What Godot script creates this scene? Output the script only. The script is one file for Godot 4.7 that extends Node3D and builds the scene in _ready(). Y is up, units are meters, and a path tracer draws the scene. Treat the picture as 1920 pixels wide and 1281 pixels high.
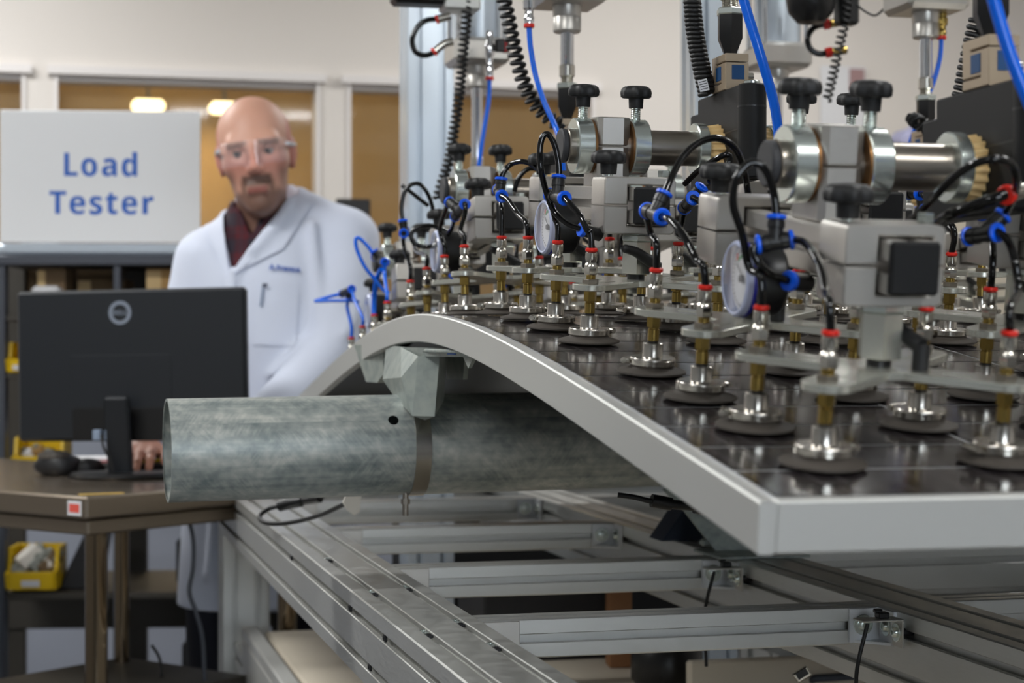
extends Node3D
# A lab where a bent solar panel is load-tested by rows of pneumatic suction cups; x right, y up, camera looks along -z.

const FOCAL := 3500.0    # pixels at 1920 wide
const EYE := 1.265       # camera height above the floor
const TURN := 0.23562    # the panel, gantry and back wall are turned 13.5 degrees
const TABLE_TURN := 0.24766

var mats := {}
var used := {}
var cache := {}


# ---------------------------------------------------------------- places
func W(x: float, h: float, z: float) -> Vector3:
	return Vector3(x, EYE + h, -z)

func PX(px: float, py: float, z: float) -> Vector3:
	return W((px - 960.0) * z / FOCAL, (640.5 - py) * z / FOCAL, z)

func P3(x: float, y: float, z: float, b := Basis()) -> Transform3D:
	return Transform3D(b, Vector3(x, y, z))

func sag(v: float) -> float:   # height of the glass above eye level along the panel, v metres from its near end
	var d := absf(v - 1.115)
	var l := 1.1
	return 0.032 - 0.1246 * d * d * (6.0 * l * l - 4.0 * l * d + d * d) / (3.0 * l * l * l * l)

func slope(v: float) -> float:
	return atan((sag(v + 0.02) - sag(v - 0.02)) / 0.04)

func on_panel(u: float, v: float, h: float) -> Vector3:
	var b := Basis(Vector3.UP, TURN)
	return W(0.1465, 0.0, 1.104) + b.x * u - b.z * v + Vector3(0, h, 0)

func tilted(v: float, a: float) -> Basis:
	return Basis(Vector3.UP, TURN) * Basis(Vector3.RIGHT, a)

func on_table(s: float, t: float, h: float) -> Vector3:
	var b := Basis(Vector3.UP, TABLE_TURN)
	return W(-0.1592, 0.0, 2.012) + b.x * s - b.z * t + Vector3(0, h, 0)


# ---------------------------------------------------------------- mesh building
class G:
	var v := PackedVector3Array()
	var n := PackedVector3Array()
	var t := PackedVector2Array()
	var c := PackedColorArray()

	func tri(a: Vector3, b: Vector3, d: Vector3, na: Vector3, nb: Vector3, nd: Vector3, ta := Vector2(), tb := Vector2(), td := Vector2()) -> void:
		if (b - a).cross(d - a).dot(na + nb + nd) > 0.0:
			v.append_array([a, d, b]); n.append_array([na, nd, nb]); t.append_array([ta, td, tb])
		else:
			v.append_array([a, b, d]); n.append_array([na, nb, nd]); t.append_array([ta, tb, td])

	func face(p: Array, out: Vector3) -> void:   # a flat polygon whose normal looks away from the point out
		var nn: Vector3 = Vector3()
		var mid := Vector3()
		for i in p.size():
			nn += (p[i] as Vector3).cross(p[(i + 1) % p.size()])
			mid += p[i]
		nn = nn.normalized()
		if nn.dot(mid / p.size() - out) < 0.0:
			nn = -nn
		for i in range(1, p.size() - 1):
			tri(p[0], p[i], p[i + 1], nn, nn, nn, Vector2(0, 0), Vector2(1, 0), Vector2(1, 1))

	func box(s: Vector3, at := Transform3D(), bevel := 0.0) -> G:   # centred on at
		var h := s / 2.0
		var b := minf(bevel, minf(h.x, minf(h.y, h.z)) * 0.9)
		var o := at.origin
		for ax in 3:
			var a1 := (ax + 1) % 3
			var a2 := (ax + 2) % 3
			for sg in [-1.0, 1.0]:
				var pts := []
				for q in [[-1, -1], [1, -1], [1, 1], [-1, 1]]:
					var p := Vector3()
					p[ax] = sg * h[ax]; p[a1] = q[0] * (h[a1] - b); p[a2] = q[1] * (h[a2] - b)
					pts.append(at * p)
				face(pts, o)
		if b > 0.0:
			for ax in 3:
				var a1 := (ax + 1) % 3
				var a2 := (ax + 2) % 3
				for q in [[-1, -1], [1, -1], [1, 1], [-1, 1]]:
					var pts := []
					for e in [[0, -1], [0, 1], [1, 1], [1, -1]]:
						var p := Vector3()
						p[ax] = e[1] * (h[ax] - b)
						p[a1] = q[0] * (h[a1] - (b if e[0] else 0.0)); p[a2] = q[1] * (h[a2] - (0.0 if e[0] else b))
						pts.append(at * p)
					face(pts, o)
			for x in [-1, 1]:
				for y in [-1, 1]:
					for z in [-1, 1]:
						face([at * Vector3(x * h.x, y * (h.y - b), z * (h.z - b)), at * Vector3(x * (h.x - b), y * h.y, z * (h.z - b)), at * Vector3(x * (h.x - b), y * (h.y - b), z * h.z)], o)
		return self

	func lathe(p: Array, seg := 20, at := Transform3D(), facets := false) -> G:   # profile of (r, y), bottom centre outwards, up and back in
		var sn := []
		for i in p.size() - 1:
			var d: Vector2 = p[i + 1] - p[i]
			sn.append(Vector2(d.y, -d.x).normalized())
		for i in p.size() - 1:
			var n0: Vector2 = sn[i]
			var n1: Vector2 = sn[i]
			if i > 0 and sn[i - 1].dot(sn[i]) > 0.8: n0 = (sn[i - 1] + sn[i]).normalized()
			if i < p.size() - 2 and sn[i + 1].dot(sn[i]) > 0.8: n1 = (sn[i + 1] + sn[i]).normalized()
			for k in seg:
				var a := TAU * k / seg
				var b := TAU * (k + 1) / seg
				var m := (a + b) / 2.0
				var q := []
				for e in [[p[i], n0, a], [p[i], n0, b], [p[i + 1], n1, b], [p[i + 1], n1, a]]:
					var w: float = m if facets else e[2]
					q.append([at * Vector3(e[0].x * cos(e[2]), e[0].y, e[0].x * sin(e[2])), (at.basis * Vector3(e[1].x * cos(w), e[1].y, e[1].x * sin(w))).normalized()])
				if p[i].x > 1e-6: tri(q[0][0], q[1][0], q[2][0], q[0][1], q[1][1], q[2][1])
				if p[i + 1].x > 1e-6: tri(q[0][0], q[2][0], q[3][0], q[0][1], q[2][1], q[3][1])
		return self

	func rod(r: float, y0: float, y1: float, seg := 18, at := Transform3D(), ch := 0.0, facets := false) -> G:
		if ch > 0.0:
			return lathe([Vector2(0, y0), Vector2(r - ch, y0), Vector2(r, y0 + ch), Vector2(r, y1 - ch), Vector2(r - ch, y1), Vector2(0, y1)], seg, at, facets)
		return lathe([Vector2(0, y0), Vector2(r, y0), Vector2(r, y1), Vector2(0, y1)], seg, at, facets)

	func ball(r: Vector3, at := Transform3D(), seg := 16) -> G:
		var p := []
		for i in seg / 2 + 1:
			var a := -PI / 2 + PI * i / (seg / 2)
			p.append(Vector2(cos(a) if i > 0 and i < seg / 2 else 0.0, sin(a)))
		return lathe(p, seg, at * Transform3D(Basis.from_scale(r), Vector3()))

	func tube(pts: Array, r: float, seg := 8, r_end := -1.0) -> G:
		var m := pts.size()
		var rings := []
		var side := Vector3()
		for i in m:
			var d: Vector3 = (pts[mini(i + 1, m - 1)] - pts[maxi(i - 1, 0)]).normalized()
			if i == 0:
				side = d.cross(Vector3.UP if absf(d.y) < 0.9 else Vector3.RIGHT).normalized()
			else:
				side = (side - d * side.dot(d)).normalized()
			var up := side.cross(d)
			var ring := []
			var rr := r if r_end < 0.0 else lerpf(r, r_end, float(i) / (m - 1))
			for k in seg:
				var a := TAU * k / seg
				var nn := side * cos(a) + up * sin(a)
				ring.append([pts[i] + nn * rr, nn])
			rings.append(ring)
		for i in m - 1:
			for k in seg:
				var a = rings[i][k]
				var b = rings[i][(k + 1) % seg]
				var d = rings[i + 1][(k + 1) % seg]
				var e = rings[i + 1][k]
				tri(a[0], b[0], d[0], a[1], b[1], d[1])
				tri(a[0], d[0], e[0], a[1], d[1], e[1])
		for end in [[0, 1], [m - 1, m - 2]]:
			var cap := []
			for q in rings[end[0]]: cap.append(q[0])
			face(cap, pts[end[1]])
		return self

	func prism(poly: PackedVector2Array, depth: float, at := Transform3D(), bevel := 0.0) -> G:   # polygon in x, y pushed along z
		var m := poly.size()
		if Geometry2D.is_polygon_clockwise(poly):
			poly.reverse()
		var en := []
		for i in m:
			var d := poly[(i + 1) % m] - poly[i]
			en.append(Vector2(d.y, -d.x).normalized())
		var inner := PackedVector2Array()
		for i in m:
			var a: Vector2 = en[(i + m - 1) % m]
			var b: Vector2 = en[i]
			var w := (a + b).normalized()
			inner.append(poly[i] - w * (bevel / maxf(0.4, w.dot(b))))
		var idx := Geometry2D.triangulate_polygon(inner)
		for e in [[0.0, -1.0], [depth, 1.0]]:
			var nn: Vector3 = (at.basis * Vector3(0, 0, e[1])).normalized()
			for k in range(0, idx.size(), 3):
				var q := []
				for j in 3: q.append(at * Vector3(inner[idx[k + j]].x, inner[idx[k + j]].y, e[0]))
				tri(q[0], q[1], q[2], nn, nn, nn)
		var rows := [[poly, bevel, poly, depth - bevel]]
		if bevel > 0.0:
			rows = [[inner, 0.0, poly, bevel], [poly, bevel, poly, depth - bevel], [poly, depth - bevel, inner, depth]]
		for ri in rows.size():
			var r = rows[ri]
			for i in m:
				var j := (i + 1) % m
				var na: Vector2 = en[i]
				var nb: Vector2 = en[i]
				if en[(i + m - 1) % m].dot(en[i]) > 0.85: na = (en[(i + m - 1) % m] + en[i]).normalized()
				if en[j].dot(en[i]) > 0.85: nb = (en[j] + en[i]).normalized()
				var zz := 0.0
				if bevel > 0.0: zz = [-1.0, 0.0, 1.0][ri]
				var wa := (at.basis * Vector3(na.x, na.y, zz)).normalized()
				var wb := (at.basis * Vector3(nb.x, nb.y, zz)).normalized()
				var p0: Vector3 = at * Vector3(r[0][i].x, r[0][i].y, r[1])
				var p1: Vector3 = at * Vector3(r[0][j].x, r[0][j].y, r[1])
				var p2: Vector3 = at * Vector3(r[2][j].x, r[2][j].y, r[3])
				var p3: Vector3 = at * Vector3(r[2][i].x, r[2][i].y, r[3])
				tri(p0, p1, p2, wa, wb, wb)
				tri(p0, p2, p3, wa, wb, wa)
		return self

	func grid(f: Callable, nu: int, nv: int, flip := false) -> G:   # f(s, t) over the unit square, smooth
		var pts := []
		for i in nu + 1:
			var row := PackedVector3Array()
			for j in nv + 1: row.append(f.call(float(i) / nu, float(j) / nv))
			pts.append(row)
		var nr := []
		for i in nu + 1:
			var row := PackedVector3Array()
			for j in nv + 1:
				var du: Vector3 = pts[mini(i + 1, nu)][j] - pts[maxi(i - 1, 0)][j]
				var dv: Vector3 = pts[i][mini(j + 1, nv)] - pts[i][maxi(j - 1, 0)]
				row.append((dv.cross(du) if flip else du.cross(dv)).normalized())
			nr.append(row)
		for i in nu:
			for j in nv:
				var q := [[i, j], [i + 1, j], [i + 1, j + 1], [i, j + 1]]
				var uv := []
				for e in q: uv.append(Vector2(float(e[0]) / nu, float(e[1]) / nv))
				tri(pts[i][j], pts[i + 1][j], pts[i + 1][j + 1], nr[i][j], nr[i + 1][j], nr[i + 1][j + 1], uv[0], uv[1], uv[2])
				tri(pts[i][j], pts[i + 1][j + 1], pts[i][j + 1], nr[i][j], nr[i + 1][j + 1], nr[i][j + 1], uv[0], uv[2], uv[3])
		return self

	func add(o: G, at: Transform3D) -> G:
		for i in o.v.size():
			v.append(at * o.v[i]); n.append((at.basis * o.n[i]).normalized()); t.append(o.t[i])
		return self

	func mesh() -> ArrayMesh:
		var arr := []
		arr.resize(Mesh.ARRAY_MAX)
		arr[Mesh.ARRAY_VERTEX] = v
		arr[Mesh.ARRAY_NORMAL] = n
		arr[Mesh.ARRAY_TEX_UV] = t
		if c.size() == v.size(): arr[Mesh.ARRAY_COLOR] = c
		var m := ArrayMesh.new()
		m.add_surface_from_arrays(Mesh.PRIMITIVE_TRIANGLES, arr)
		return m


# ---------------------------------------------------------------- solid fields, meshed as surface nets (bodies and clothes)
class Field:
	var p := []          # [kind, a, b, ra, rb, k]: 0 tapered capsule, 1 ellipsoid (a centre, b radii); ra < 0 cuts
	var cut: Callable
	var cutting := true

	func bone(a: Vector3, b: Vector3, ra: float, rb: float, k := 0.02) -> void:
		p.append([0, a, b, ra, rb, k])

	func egg(a: Vector3, r: Vector3, k := 0.02, minus := false) -> void:
		p.append([2 if minus else 1, a, r, 0.0, 0.0, k])

	func at(q: Vector3) -> float:
		var d := 1e3
		for e in p:
			var x := 0.0
			if e[0] == 0:
				var a: Vector3 = e[1]
				var ab: Vector3 = e[2] - a
				var h := clampf((q - a).dot(ab) / ab.length_squared(), 0.0, 1.0)
				x = (q - a - ab * h).length() - lerpf(e[3], e[4], h)
			else:
				var r: Vector3 = e[2]
				var s: Vector3 = (q - e[1]) / r
				var l := s.length()
				x = (l - 1.0) * l / maxf((s / r).length(), 1e-4) if l > 1e-4 else -minf(r.x, minf(r.y, r.z))
			var k: float = e[5]
			if e[0] == 2:
				x = -x
				var g := maxf(k - absf(d - x), 0.0) / k
				d = maxf(d, x) + g * g * k * 0.25
			else:
				var g := maxf(k - absf(d - x), 0.0) / k
				d = minf(d, x) - g * g * k * 0.25
		if cutting and cut.is_valid():
			d = cut.call(q, d)
		return d

	func nets(lo: Vector3, hi: Vector3, cell: float) -> G:
		var nx := int(ceil((hi.x - lo.x) / cell / 4.0)) * 4 + 1
		var ny := int(ceil((hi.y - lo.y) / cell / 4.0)) * 4 + 1
		var nz := int(ceil((hi.z - lo.z) / cell / 4.0)) * 4 + 1
		var f := PackedFloat32Array()
		f.resize(nx * ny * nz)
		f.fill(1e3)
		for bx in (nx - 1) / 4:
			for by in (ny - 1) / 4:
				for bz in (nz - 1) / 4:
					var mid := lo + Vector3(bx * 4 + 2, by * 4 + 2, bz * 4 + 2) * cell
					var d := at(mid)
					var near := absf(d) < cell * 5.5
					for i in 5:
						for j in 5:
							for k in 5:
								var x := bx * 4 + i
								var y := by * 4 + j
								var z := bz * 4 + k
								var id := (x * ny + y) * nz + z
								if near:
									if (i < 4 or bx == (nx - 1) / 4 - 1) and (j < 4 or by == (ny - 1) / 4 - 1) and (k < 4 or bz == (nz - 1) / 4 - 1) or f[id] > 900.0 or true:
										if absf(f[id]) > 500.0: f[id] = at(lo + Vector3(x, y, z) * cell)
								elif absf(f[id]) > 500.0:
									f[id] = 999.0 if d > 0.0 else -999.0
		var g := G.new()
		var vid := {}
		var vs := PackedVector3Array()
		for x in nx - 1:
			for y in ny - 1:
				for z in nz - 1:
					var b := (x * ny + y) * nz + z
					var s0 := f[b] < 0.0
					var mixed := false
					for o in [1, nz, nz + 1, ny * nz, ny * nz + 1, ny * nz + nz, ny * nz + nz + 1]:
						if (f[b + o] < 0.0) != s0:
							mixed = true
							break
					if not mixed: continue
					var acc := Vector3()
					var cnt := 0
					for e in EDGES:
						var i0: int = b + e[0] * ny * nz + e[1] * nz + e[2]
						var i1: int = b + e[3] * ny * nz + e[4] * nz + e[5]
						var f0 := f[i0]
						var f1 := f[i1]
						if (f0 < 0.0) != (f1 < 0.0):
							var h := clampf(f0 / (f0 - f1), 0.02, 0.98)
							acc += Vector3(e[0], e[1], e[2]).lerp(Vector3(e[3], e[4], e[5]), h)
							cnt += 1
					vid[b] = vs.size()
					vs.append(lo + (Vector3(x, y, z) + acc / cnt) * cell)
		var ns := PackedVector3Array()
		for q in vs:
			var e := cell * 0.6
			ns.append(Vector3(at(q + Vector3(e, 0, 0)) - at(q - Vector3(e, 0, 0)), at(q + Vector3(0, e, 0)) - at(q - Vector3(0, e, 0)), at(q + Vector3(0, 0, e)) - at(q - Vector3(0, 0, e))).normalized())
		var step := [ny * nz, nz, 1]
		for b in vid:
			for ax in 3:
				var s1: int = step[(ax + 1) % 3]
				var s2: int = step[(ax + 2) % 3]
				if (f[b] < 0.0) == (f[b + step[ax]] < 0.0): continue
				if not (vid.has(b - s1) and vid.has(b - s2) and vid.has(b - s1 - s2)): continue
				var q := [vid[b], vid[b - s1], vid[b - s1 - s2], vid[b - s2]]
				g.tri(vs[q[0]], vs[q[1]], vs[q[2]], ns[q[0]], ns[q[1]], ns[q[2]])
				g.tri(vs[q[0]], vs[q[2]], vs[q[3]], ns[q[0]], ns[q[2]], ns[q[3]])
		return g

	const EDGES := [[0, 0, 0, 1, 0, 0], [0, 1, 0, 1, 1, 0], [0, 0, 1, 1, 0, 1], [0, 1, 1, 1, 1, 1], [0, 0, 0, 0, 1, 0], [1, 0, 0, 1, 1, 0], [0, 0, 1, 0, 1, 1], [1, 0, 1, 1, 1, 1], [0, 0, 0, 0, 0, 1], [1, 0, 0, 1, 0, 1], [0, 1, 0, 0, 1, 1], [1, 1, 0, 1, 1, 1]]


# ---------------------------------------------------------------- naming
func numbered(called: String) -> String:
	var k: int = used.get(called, 0)
	used[called] = k + 1
	return called if k == 0 else "%s_%03d" % [called, k]

func tag(o: Node3D, label: String, category: String, group := "") -> Node3D:
	o.set_meta("label", label)
	o.set_meta("category", category)
	if group: o.set_meta("group", group)
	return o

func thing(called: String, label: String, category: String, at := Vector3(), turn := 0.0, group := "") -> Node3D:
	var o := Node3D.new()
	o.name = numbered(called)
	add_child(o)
	o.position = at
	o.rotation.y = turn
	return tag(o, label, category, group)

func part(called: String, m: Variant, material: Material, parent: Node3D = self, at := Transform3D()) -> MeshInstance3D:
	var o := MeshInstance3D.new()
	o.name = numbered(called) if parent == self else called
	o.mesh = m.mesh() if m is G else m
	o.material_override = material
	o.transform = at
	parent.add_child(o, true)
	return o

func struct(called: String, m: Variant, material: Material, parent: Node3D = self, at := Transform3D()) -> MeshInstance3D:
	var o := part(called, m, material, parent, at)
	o.set_meta("kind", "structure")
	return o

func copy(source: Node3D, called: String, label: String, at: Transform3D) -> Node3D:
	var o: Node3D = source.duplicate()
	o.name = numbered(called)
	add_child(o)
	o.transform = at
	o.set_meta("label", label)
	return o

func smooth(p: Array, per := 8) -> Array:   # Catmull-Rom through the points
	var out := []
	for i in p.size() - 1:
		var a: Vector3 = p[maxi(i - 1, 0)]
		var b: Vector3 = p[i]
		var c: Vector3 = p[i + 1]
		var d: Vector3 = p[mini(i + 2, p.size() - 1)]
		for k in per:
			out.append(b.cubic_interpolate(c, a, d, float(k) / per))
	out.append(p[-1])
	return out

func aim(a: Vector3, b: Vector3) -> Transform3D:   # y axis from a to b, origin at a
	var y := (b - a).normalized()
	var x := y.cross(Vector3.BACK if absf(y.z) < 0.9 else Vector3.RIGHT).normalized()
	return Transform3D(Basis(x, y, x.cross(y)), a)


# ---------------------------------------------------------------- materials
func mat(called: String, color: Color, rough := 0.5, metal := 0.0) -> StandardMaterial3D:
	var m := StandardMaterial3D.new()
	m.resource_name = called
	m.albedo_color = color
	m.roughness = rough
	m.metallic = metal
	mats[called] = m
	return m

func noise(freq: float, kind := FastNoiseLite.TYPE_SIMPLEX_SMOOTH, octaves := 3, seed_ := 1) -> FastNoiseLite:
	var f := FastNoiseLite.new()
	f.noise_type = kind
	f.frequency = freq
	f.fractal_octaves = octaves
	f.seed = seed_
	return f

func noise_tex(f: FastNoiseLite, cols: Array, side := 512, as_normal := false) -> NoiseTexture2D:
	var t := NoiseTexture2D.new()
	t.width = side
	t.height = side
	t.seamless = true
	t.noise = f
	t.as_normal_map = as_normal
	if not as_normal:
		var r := Gradient.new()
		r.offsets = PackedFloat32Array()
		var off := PackedFloat32Array()
		var cc := PackedColorArray()
		for i in cols.size():
			off.append(float(i) / (cols.size() - 1))
			cc.append(cols[i])
		r.offsets = off
		r.colors = cc
		t.color_ramp = r
	return t

func tri_tex(m: StandardMaterial3D, t: Texture2D, scale: Vector3) -> void:
	m.albedo_texture = t
	m.uv1_triplanar = true
	m.uv1_scale = scale

func rough_tex(m: StandardMaterial3D, t: Texture2D, scale: Vector3) -> void:
	m.roughness_texture = t
	m.roughness = 1.0
	m.uv1_triplanar = true
	m.uv1_scale = scale

func grey(x: float) -> Color:
	return Color(x, x, x)

func make_materials() -> void:
	var m := mat("anodised_aluminium", Color(0.80, 0.80, 0.785), 0.36, 0.75)
	rough_tex(m, noise_tex(noise(0.02), [grey(0.30), grey(0.46)], 256), Vector3(6, 60, 6))
	m = mat("sandblasted_aluminium", Color(0.76, 0.745, 0.72), 0.36, 0.82)
	rough_tex(m, noise_tex(noise(0.05), [grey(0.30), grey(0.42)], 256), Vector3(20, 20, 20))
	mat("frame_aluminium", Color(0.80, 0.80, 0.785), 0.42, 0.5)
	mat("zinc_steel", Color(0.84, 0.87, 0.85), 0.22, 0.9)
	mat("zinc_plate", Color(0.83, 0.83, 0.79), 0.25, 0.8)
	mat("nickel", Color(0.83, 0.81, 0.77), 0.17, 1.0)
	mat("stainless", Color(0.74, 0.72, 0.69), 0.24, 1.0)
	mat("table_steel", Color(0.56, 0.51, 0.45), 0.26, 0.85)
	mat("leg_steel", Color(0.52, 0.46, 0.38), 0.09, 1.0)
	mat("chrome", Color(0.92, 0.92, 0.93), 0.07, 1.0)
	mat("shaft_steel", Color(0.60, 0.57, 0.53), 0.28, 0.95)
	mat("brass", Color(0.66, 0.56, 0.31), 0.22, 1.0)
	mat("bronze", Color(0.50, 0.36, 0.22), 0.4, 0.8)
	mat("black_knob", Color(0.085, 0.085, 0.09), 0.55)
	mat("black_plastic", Color(0.055, 0.055, 0.06), 0.4)
	mat("black_bracket", Color(0.12, 0.12, 0.12), 0.5)
	mats.black_bracket.metallic_specular = 0.3
	mat("end_cap_grey", Color(0.20, 0.20, 0.21), 0.6)
	mat("rubber", Color(0.27, 0.245, 0.22), 0.7)
	mat("red_plastic", Color(0.86, 0.14, 0.08), 0.35)
	mat("blue_plastic", Color(0.02, 0.37, 0.94), 0.32)
	mat("black_hose", Color(0.03, 0.03, 0.032), 0.09)
	mat("blue_hose", Color(0.0, 0.40, 0.90), 0.25)
	mat("cable", Color(0.05, 0.05, 0.05), 0.5)
	mat("tan_metal", Color(0.67, 0.60, 0.51), 0.35, 0.3)
	mat("label_blue", Color(0.0, 0.25, 0.44), 0.6)
	mat("label_white", Color(0.85, 0.85, 0.86), 0.5)
	m = mat("ribbed_nylon", Color(0.90, 0.76, 0.52), 0.5)
	mat("gauge_case", Color(0.06, 0.06, 0.065), 0.4)
	mat("gauge_rim", Color(0.74, 0.77, 0.88), 0.15)
	mat("gauge_blue", Color(0.12, 0.14, 0.62), 0.3)
	m = mat("clear", Color(0.95, 0.96, 1.0, 0.10), 0.03)
	m.transparency = BaseMaterial3D.TRANSPARENCY_ALPHA
	mat("yellow_sticker", Color(0.80, 0.66, 0.28), 0.5)
	m = mat("galvanised", Color(1, 1, 1), 0.42, 0.35)
	# zinc spangle along the tube: x runs along it, y round it
	var n1 := noise(0.012, FastNoiseLite.TYPE_SIMPLEX_SMOOTH, 4, 4)
	var n2 := noise(0.05, FastNoiseLite.TYPE_SIMPLEX_SMOOTH, 3, 8)
	var n3 := noise(0.09, FastNoiseLite.TYPE_SIMPLEX_SMOOTH, 2, 12)
	var zi := Image.create(1024, 512, false, Image.FORMAT_RGB8)
	for y in 512:
		var band := 0.5 * n2.get_noise_2d(3.0, y * 1.2) + 0.5 * n3.get_noise_2d(9.0, y * 0.5)
		for x in 1024:
			var s := 0.55 * n1.get_noise_2d(x * 0.9, y * 1.8) + 0.40 * n2.get_noise_2d(x * 1.1, y * 0.9) + 0.5 * band
			var lean := 0.5 if n1.get_noise_2d(x * 0.5 + 700.0, y * 0.5) > 0.0 else -0.4
			s += 0.26 * n3.get_noise_2d((x + y * lean) * 2.2, y * 0.35) * clampf(0.5 + n1.get_noise_2d(x * 0.6, y * 1.5 + 300.0) * 2.5, 0.15, 1.0)
			s = clampf(0.5 + s * 0.75, 0.0, 1.0)
			zi.set_pixel(x, y, Color(0.46, 0.50, 0.50).lerp(Color(0.78, 0.785, 0.755), s))
	m.albedo_texture = ImageTexture.create_from_image(zi)
	m = mat("galvanised_plate", Color(1, 1, 1), 0.45, 0.4)
	tri_tex(m, noise_tex(noise(0.02, FastNoiseLite.TYPE_SIMPLEX_SMOOTH, 4, 7), [Color(0.50, 0.54, 0.53), Color(0.60, 0.63, 0.61), Color(0.66, 0.68, 0.65)]), Vector3(4, 4, 4))
	mat("solar_cell", Color(0.035, 0.032, 0.038), 0.16)
	mats.solar_cell.metallic_specular = 0.36
	mat("cast_aluminium", Color(0.80, 0.81, 0.82), 0.45, 0.25)
	mat("backsheet", Color(0.84, 0.84, 0.84), 0.12)
	mat("panel_underside", Color(0.10, 0.10, 0.105), 0.35)
	m = mat("wall_paint", Color(0.86, 0.835, 0.81), 0.85)
	mat("wall_grey", Color(0.50, 0.50, 0.50), 0.85)
	m = mat("wall_low", Color(0.56, 0.58, 0.63), 0.85)
	mat("ceiling_paint", Color(0.86, 0.86, 0.85), 0.9)
	m = mat("floor_vinyl", Color(1, 1, 1), 0.45)
	tri_tex(m, noise_tex(noise(0.05), [Color(0.29, 0.29, 0.29), Color(0.35, 0.35, 0.345)], 256), Vector3(1, 1, 1))
	mat("window_frame", Color(0.88, 0.86, 0.85), 0.5)
	m = mat("amber_panel", Color(1, 1, 1), 0.6)
	tri_tex(m, noise_tex(noise(0.01, FastNoiseLite.TYPE_SIMPLEX_SMOOTH, 3, 5), [Color(0.60, 0.47, 0.28), Color(0.70, 0.57, 0.36)], 256), Vector3(1.2, 0.2, 1.2))
	m = mat("pane", Color(0.80, 0.72, 0.58, 0.10), 0.04)
	m.transparency = BaseMaterial3D.TRANSPARENCY_ALPHA
	m.metallic_specular = 0.3
	mat("board_white", Color(0.93, 0.935, 0.94), 0.6)
	mat("sign_blue", Color(0.19, 0.40, 0.76), 0.6)
	mat("rack_grey", Color(0.27, 0.285, 0.32), 0.45, 0.2)
	mat("rack_shelf", Color(0.25, 0.235, 0.21), 0.5, 0.2)
	mat("silver_bar", Color(0.82, 0.86, 0.90), 0.25, 0.55)
	mat("cardboard", Color(0.62, 0.49, 0.30), 0.8)
	mat("cardboard_dark", Color(0.40, 0.32, 0.22), 0.8)
	mat("yellow_bin", Color(0.87, 0.72, 0.03), 0.4)
	mat("grey_part", Color(0.55, 0.56, 0.53), 0.5, 0.3)
	mat("dark_part", Color(0.10, 0.10, 0.11), 0.5)
	mat("monitor_back", Color(0.085, 0.10, 0.12), 0.42)
	mat("monitor_dark", Color(0.05, 0.05, 0.055), 0.4)
	mat("logo_grey", Color(0.47, 0.50, 0.55), 0.4)
	mat("screen", Color(0.02, 0.02, 0.025), 0.2)
	m = mat("skin", Color(1, 1, 1), 0.5)
	m.vertex_color_use_as_albedo = true
	m.subsurf_scatter_enabled = true
	m.subsurf_scatter_strength = 0.08
	m = mat("coat", Color(0.85, 0.875, 0.94), 0.8)
	m.rim_enabled = true
	m.rim = 0.15
	mat("trousers", Color(0.07, 0.08, 0.13), 0.85)
	mat("shoe", Color(0.06, 0.05, 0.05), 0.5)
	mat("eye_white", Color(0.58, 0.53, 0.51), 0.3)
	mat("iris", Color(0.12, 0.08, 0.05), 0.15)
	mat("thread_blue", Color(0.06, 0.32, 0.70), 0.7)
	var im := Image.create(64, 64, false, Image.FORMAT_RGB8)
	for y in 64:
		for x in 64:
			var red := float((x / 16) % 2 == 0) * 0.5 + float((y / 16) % 2 == 0) * 0.5
			var c := Color(0.12, 0.12, 0.17).lerp(Color(0.33, 0.05, 0.09), red)
			if x % 32 == 7 or y % 32 == 7: c = Color(0.25, 0.20, 0.24)
			im.set_pixel(x, y, c)
	m = mat("plaid", Color(1, 1, 1), 0.85)
	tri_tex(m, ImageTexture.create_from_image(im), Vector3(9, 9, 9))
	mat("wood", Color(0.55, 0.38, 0.24), 0.6)
	mat("beige_sheet", Color(0.80, 0.76, 0.69), 0.55)
	mat("blue_rubber", Color(0.08, 0.14, 0.22), 0.55)
	mat("blue_tape", Color(0.02, 0.38, 0.78), 0.5)
	mat("white_tape", Color(0.82, 0.80, 0.76), 0.6)
	mat("copper_red", Color(0.55, 0.05, 0.07), 0.6)
	m = mat("lamp_glow", Color(1, 1, 1), 0.5)
	m.emission_enabled = true
	m.emission = Color(1.0, 0.97, 0.92)
	m.emission_energy_multiplier = 3.0
	m = mat("daylight_pane", Color(1, 1, 1), 0.5)
	m.emission_enabled = true
	m.emission = Color(0.88, 0.94, 1.0)
	m.emission_energy_multiplier = 1.6
	m = mat("lamp_glow_warm", Color(1, 1, 1), 0.5)
	m.emission_enabled = true
	m.emission = Color(1.0, 0.90, 0.66)
	m.emission_energy_multiplier = 4.0


# ---------------------------------------------------------------- light and room
func lamp(u: float, v: float, label: String, energy: float) -> void:
	var t := thing("ceiling_lamp", label, "ceiling lamp", on_panel(u, v, 1.60), TURN, "strip lamps on the ceiling")
	part("housing", G.new().box(Vector3(1.26, 0.05, 0.36), P3(0, -0.025, 0), 0.006), mats.board_white, t)
	part("diffuser", G.new().box(Vector3(1.20, 0.012, 0.30), P3(0, -0.052, 0), 0.003), mats.lamp_glow, t)
	var l := AreaLight3D.new()
	l.name = "lamp_light"
	l.area_size = Vector2(1.20, 0.30)
	l.area_normalize_energy = true
	l.light_energy = energy
	l.light_color = Color(0.985, 0.99, 0.99)
	l.area_range = 12.0
	l.area_attenuation = 2.0
	l.shadow_enabled = true
	l.transform = Transform3D(Basis(Vector3.RIGHT, -PI / 2), Vector3(0, -0.07, 0))
	t.add_child(l)

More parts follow.
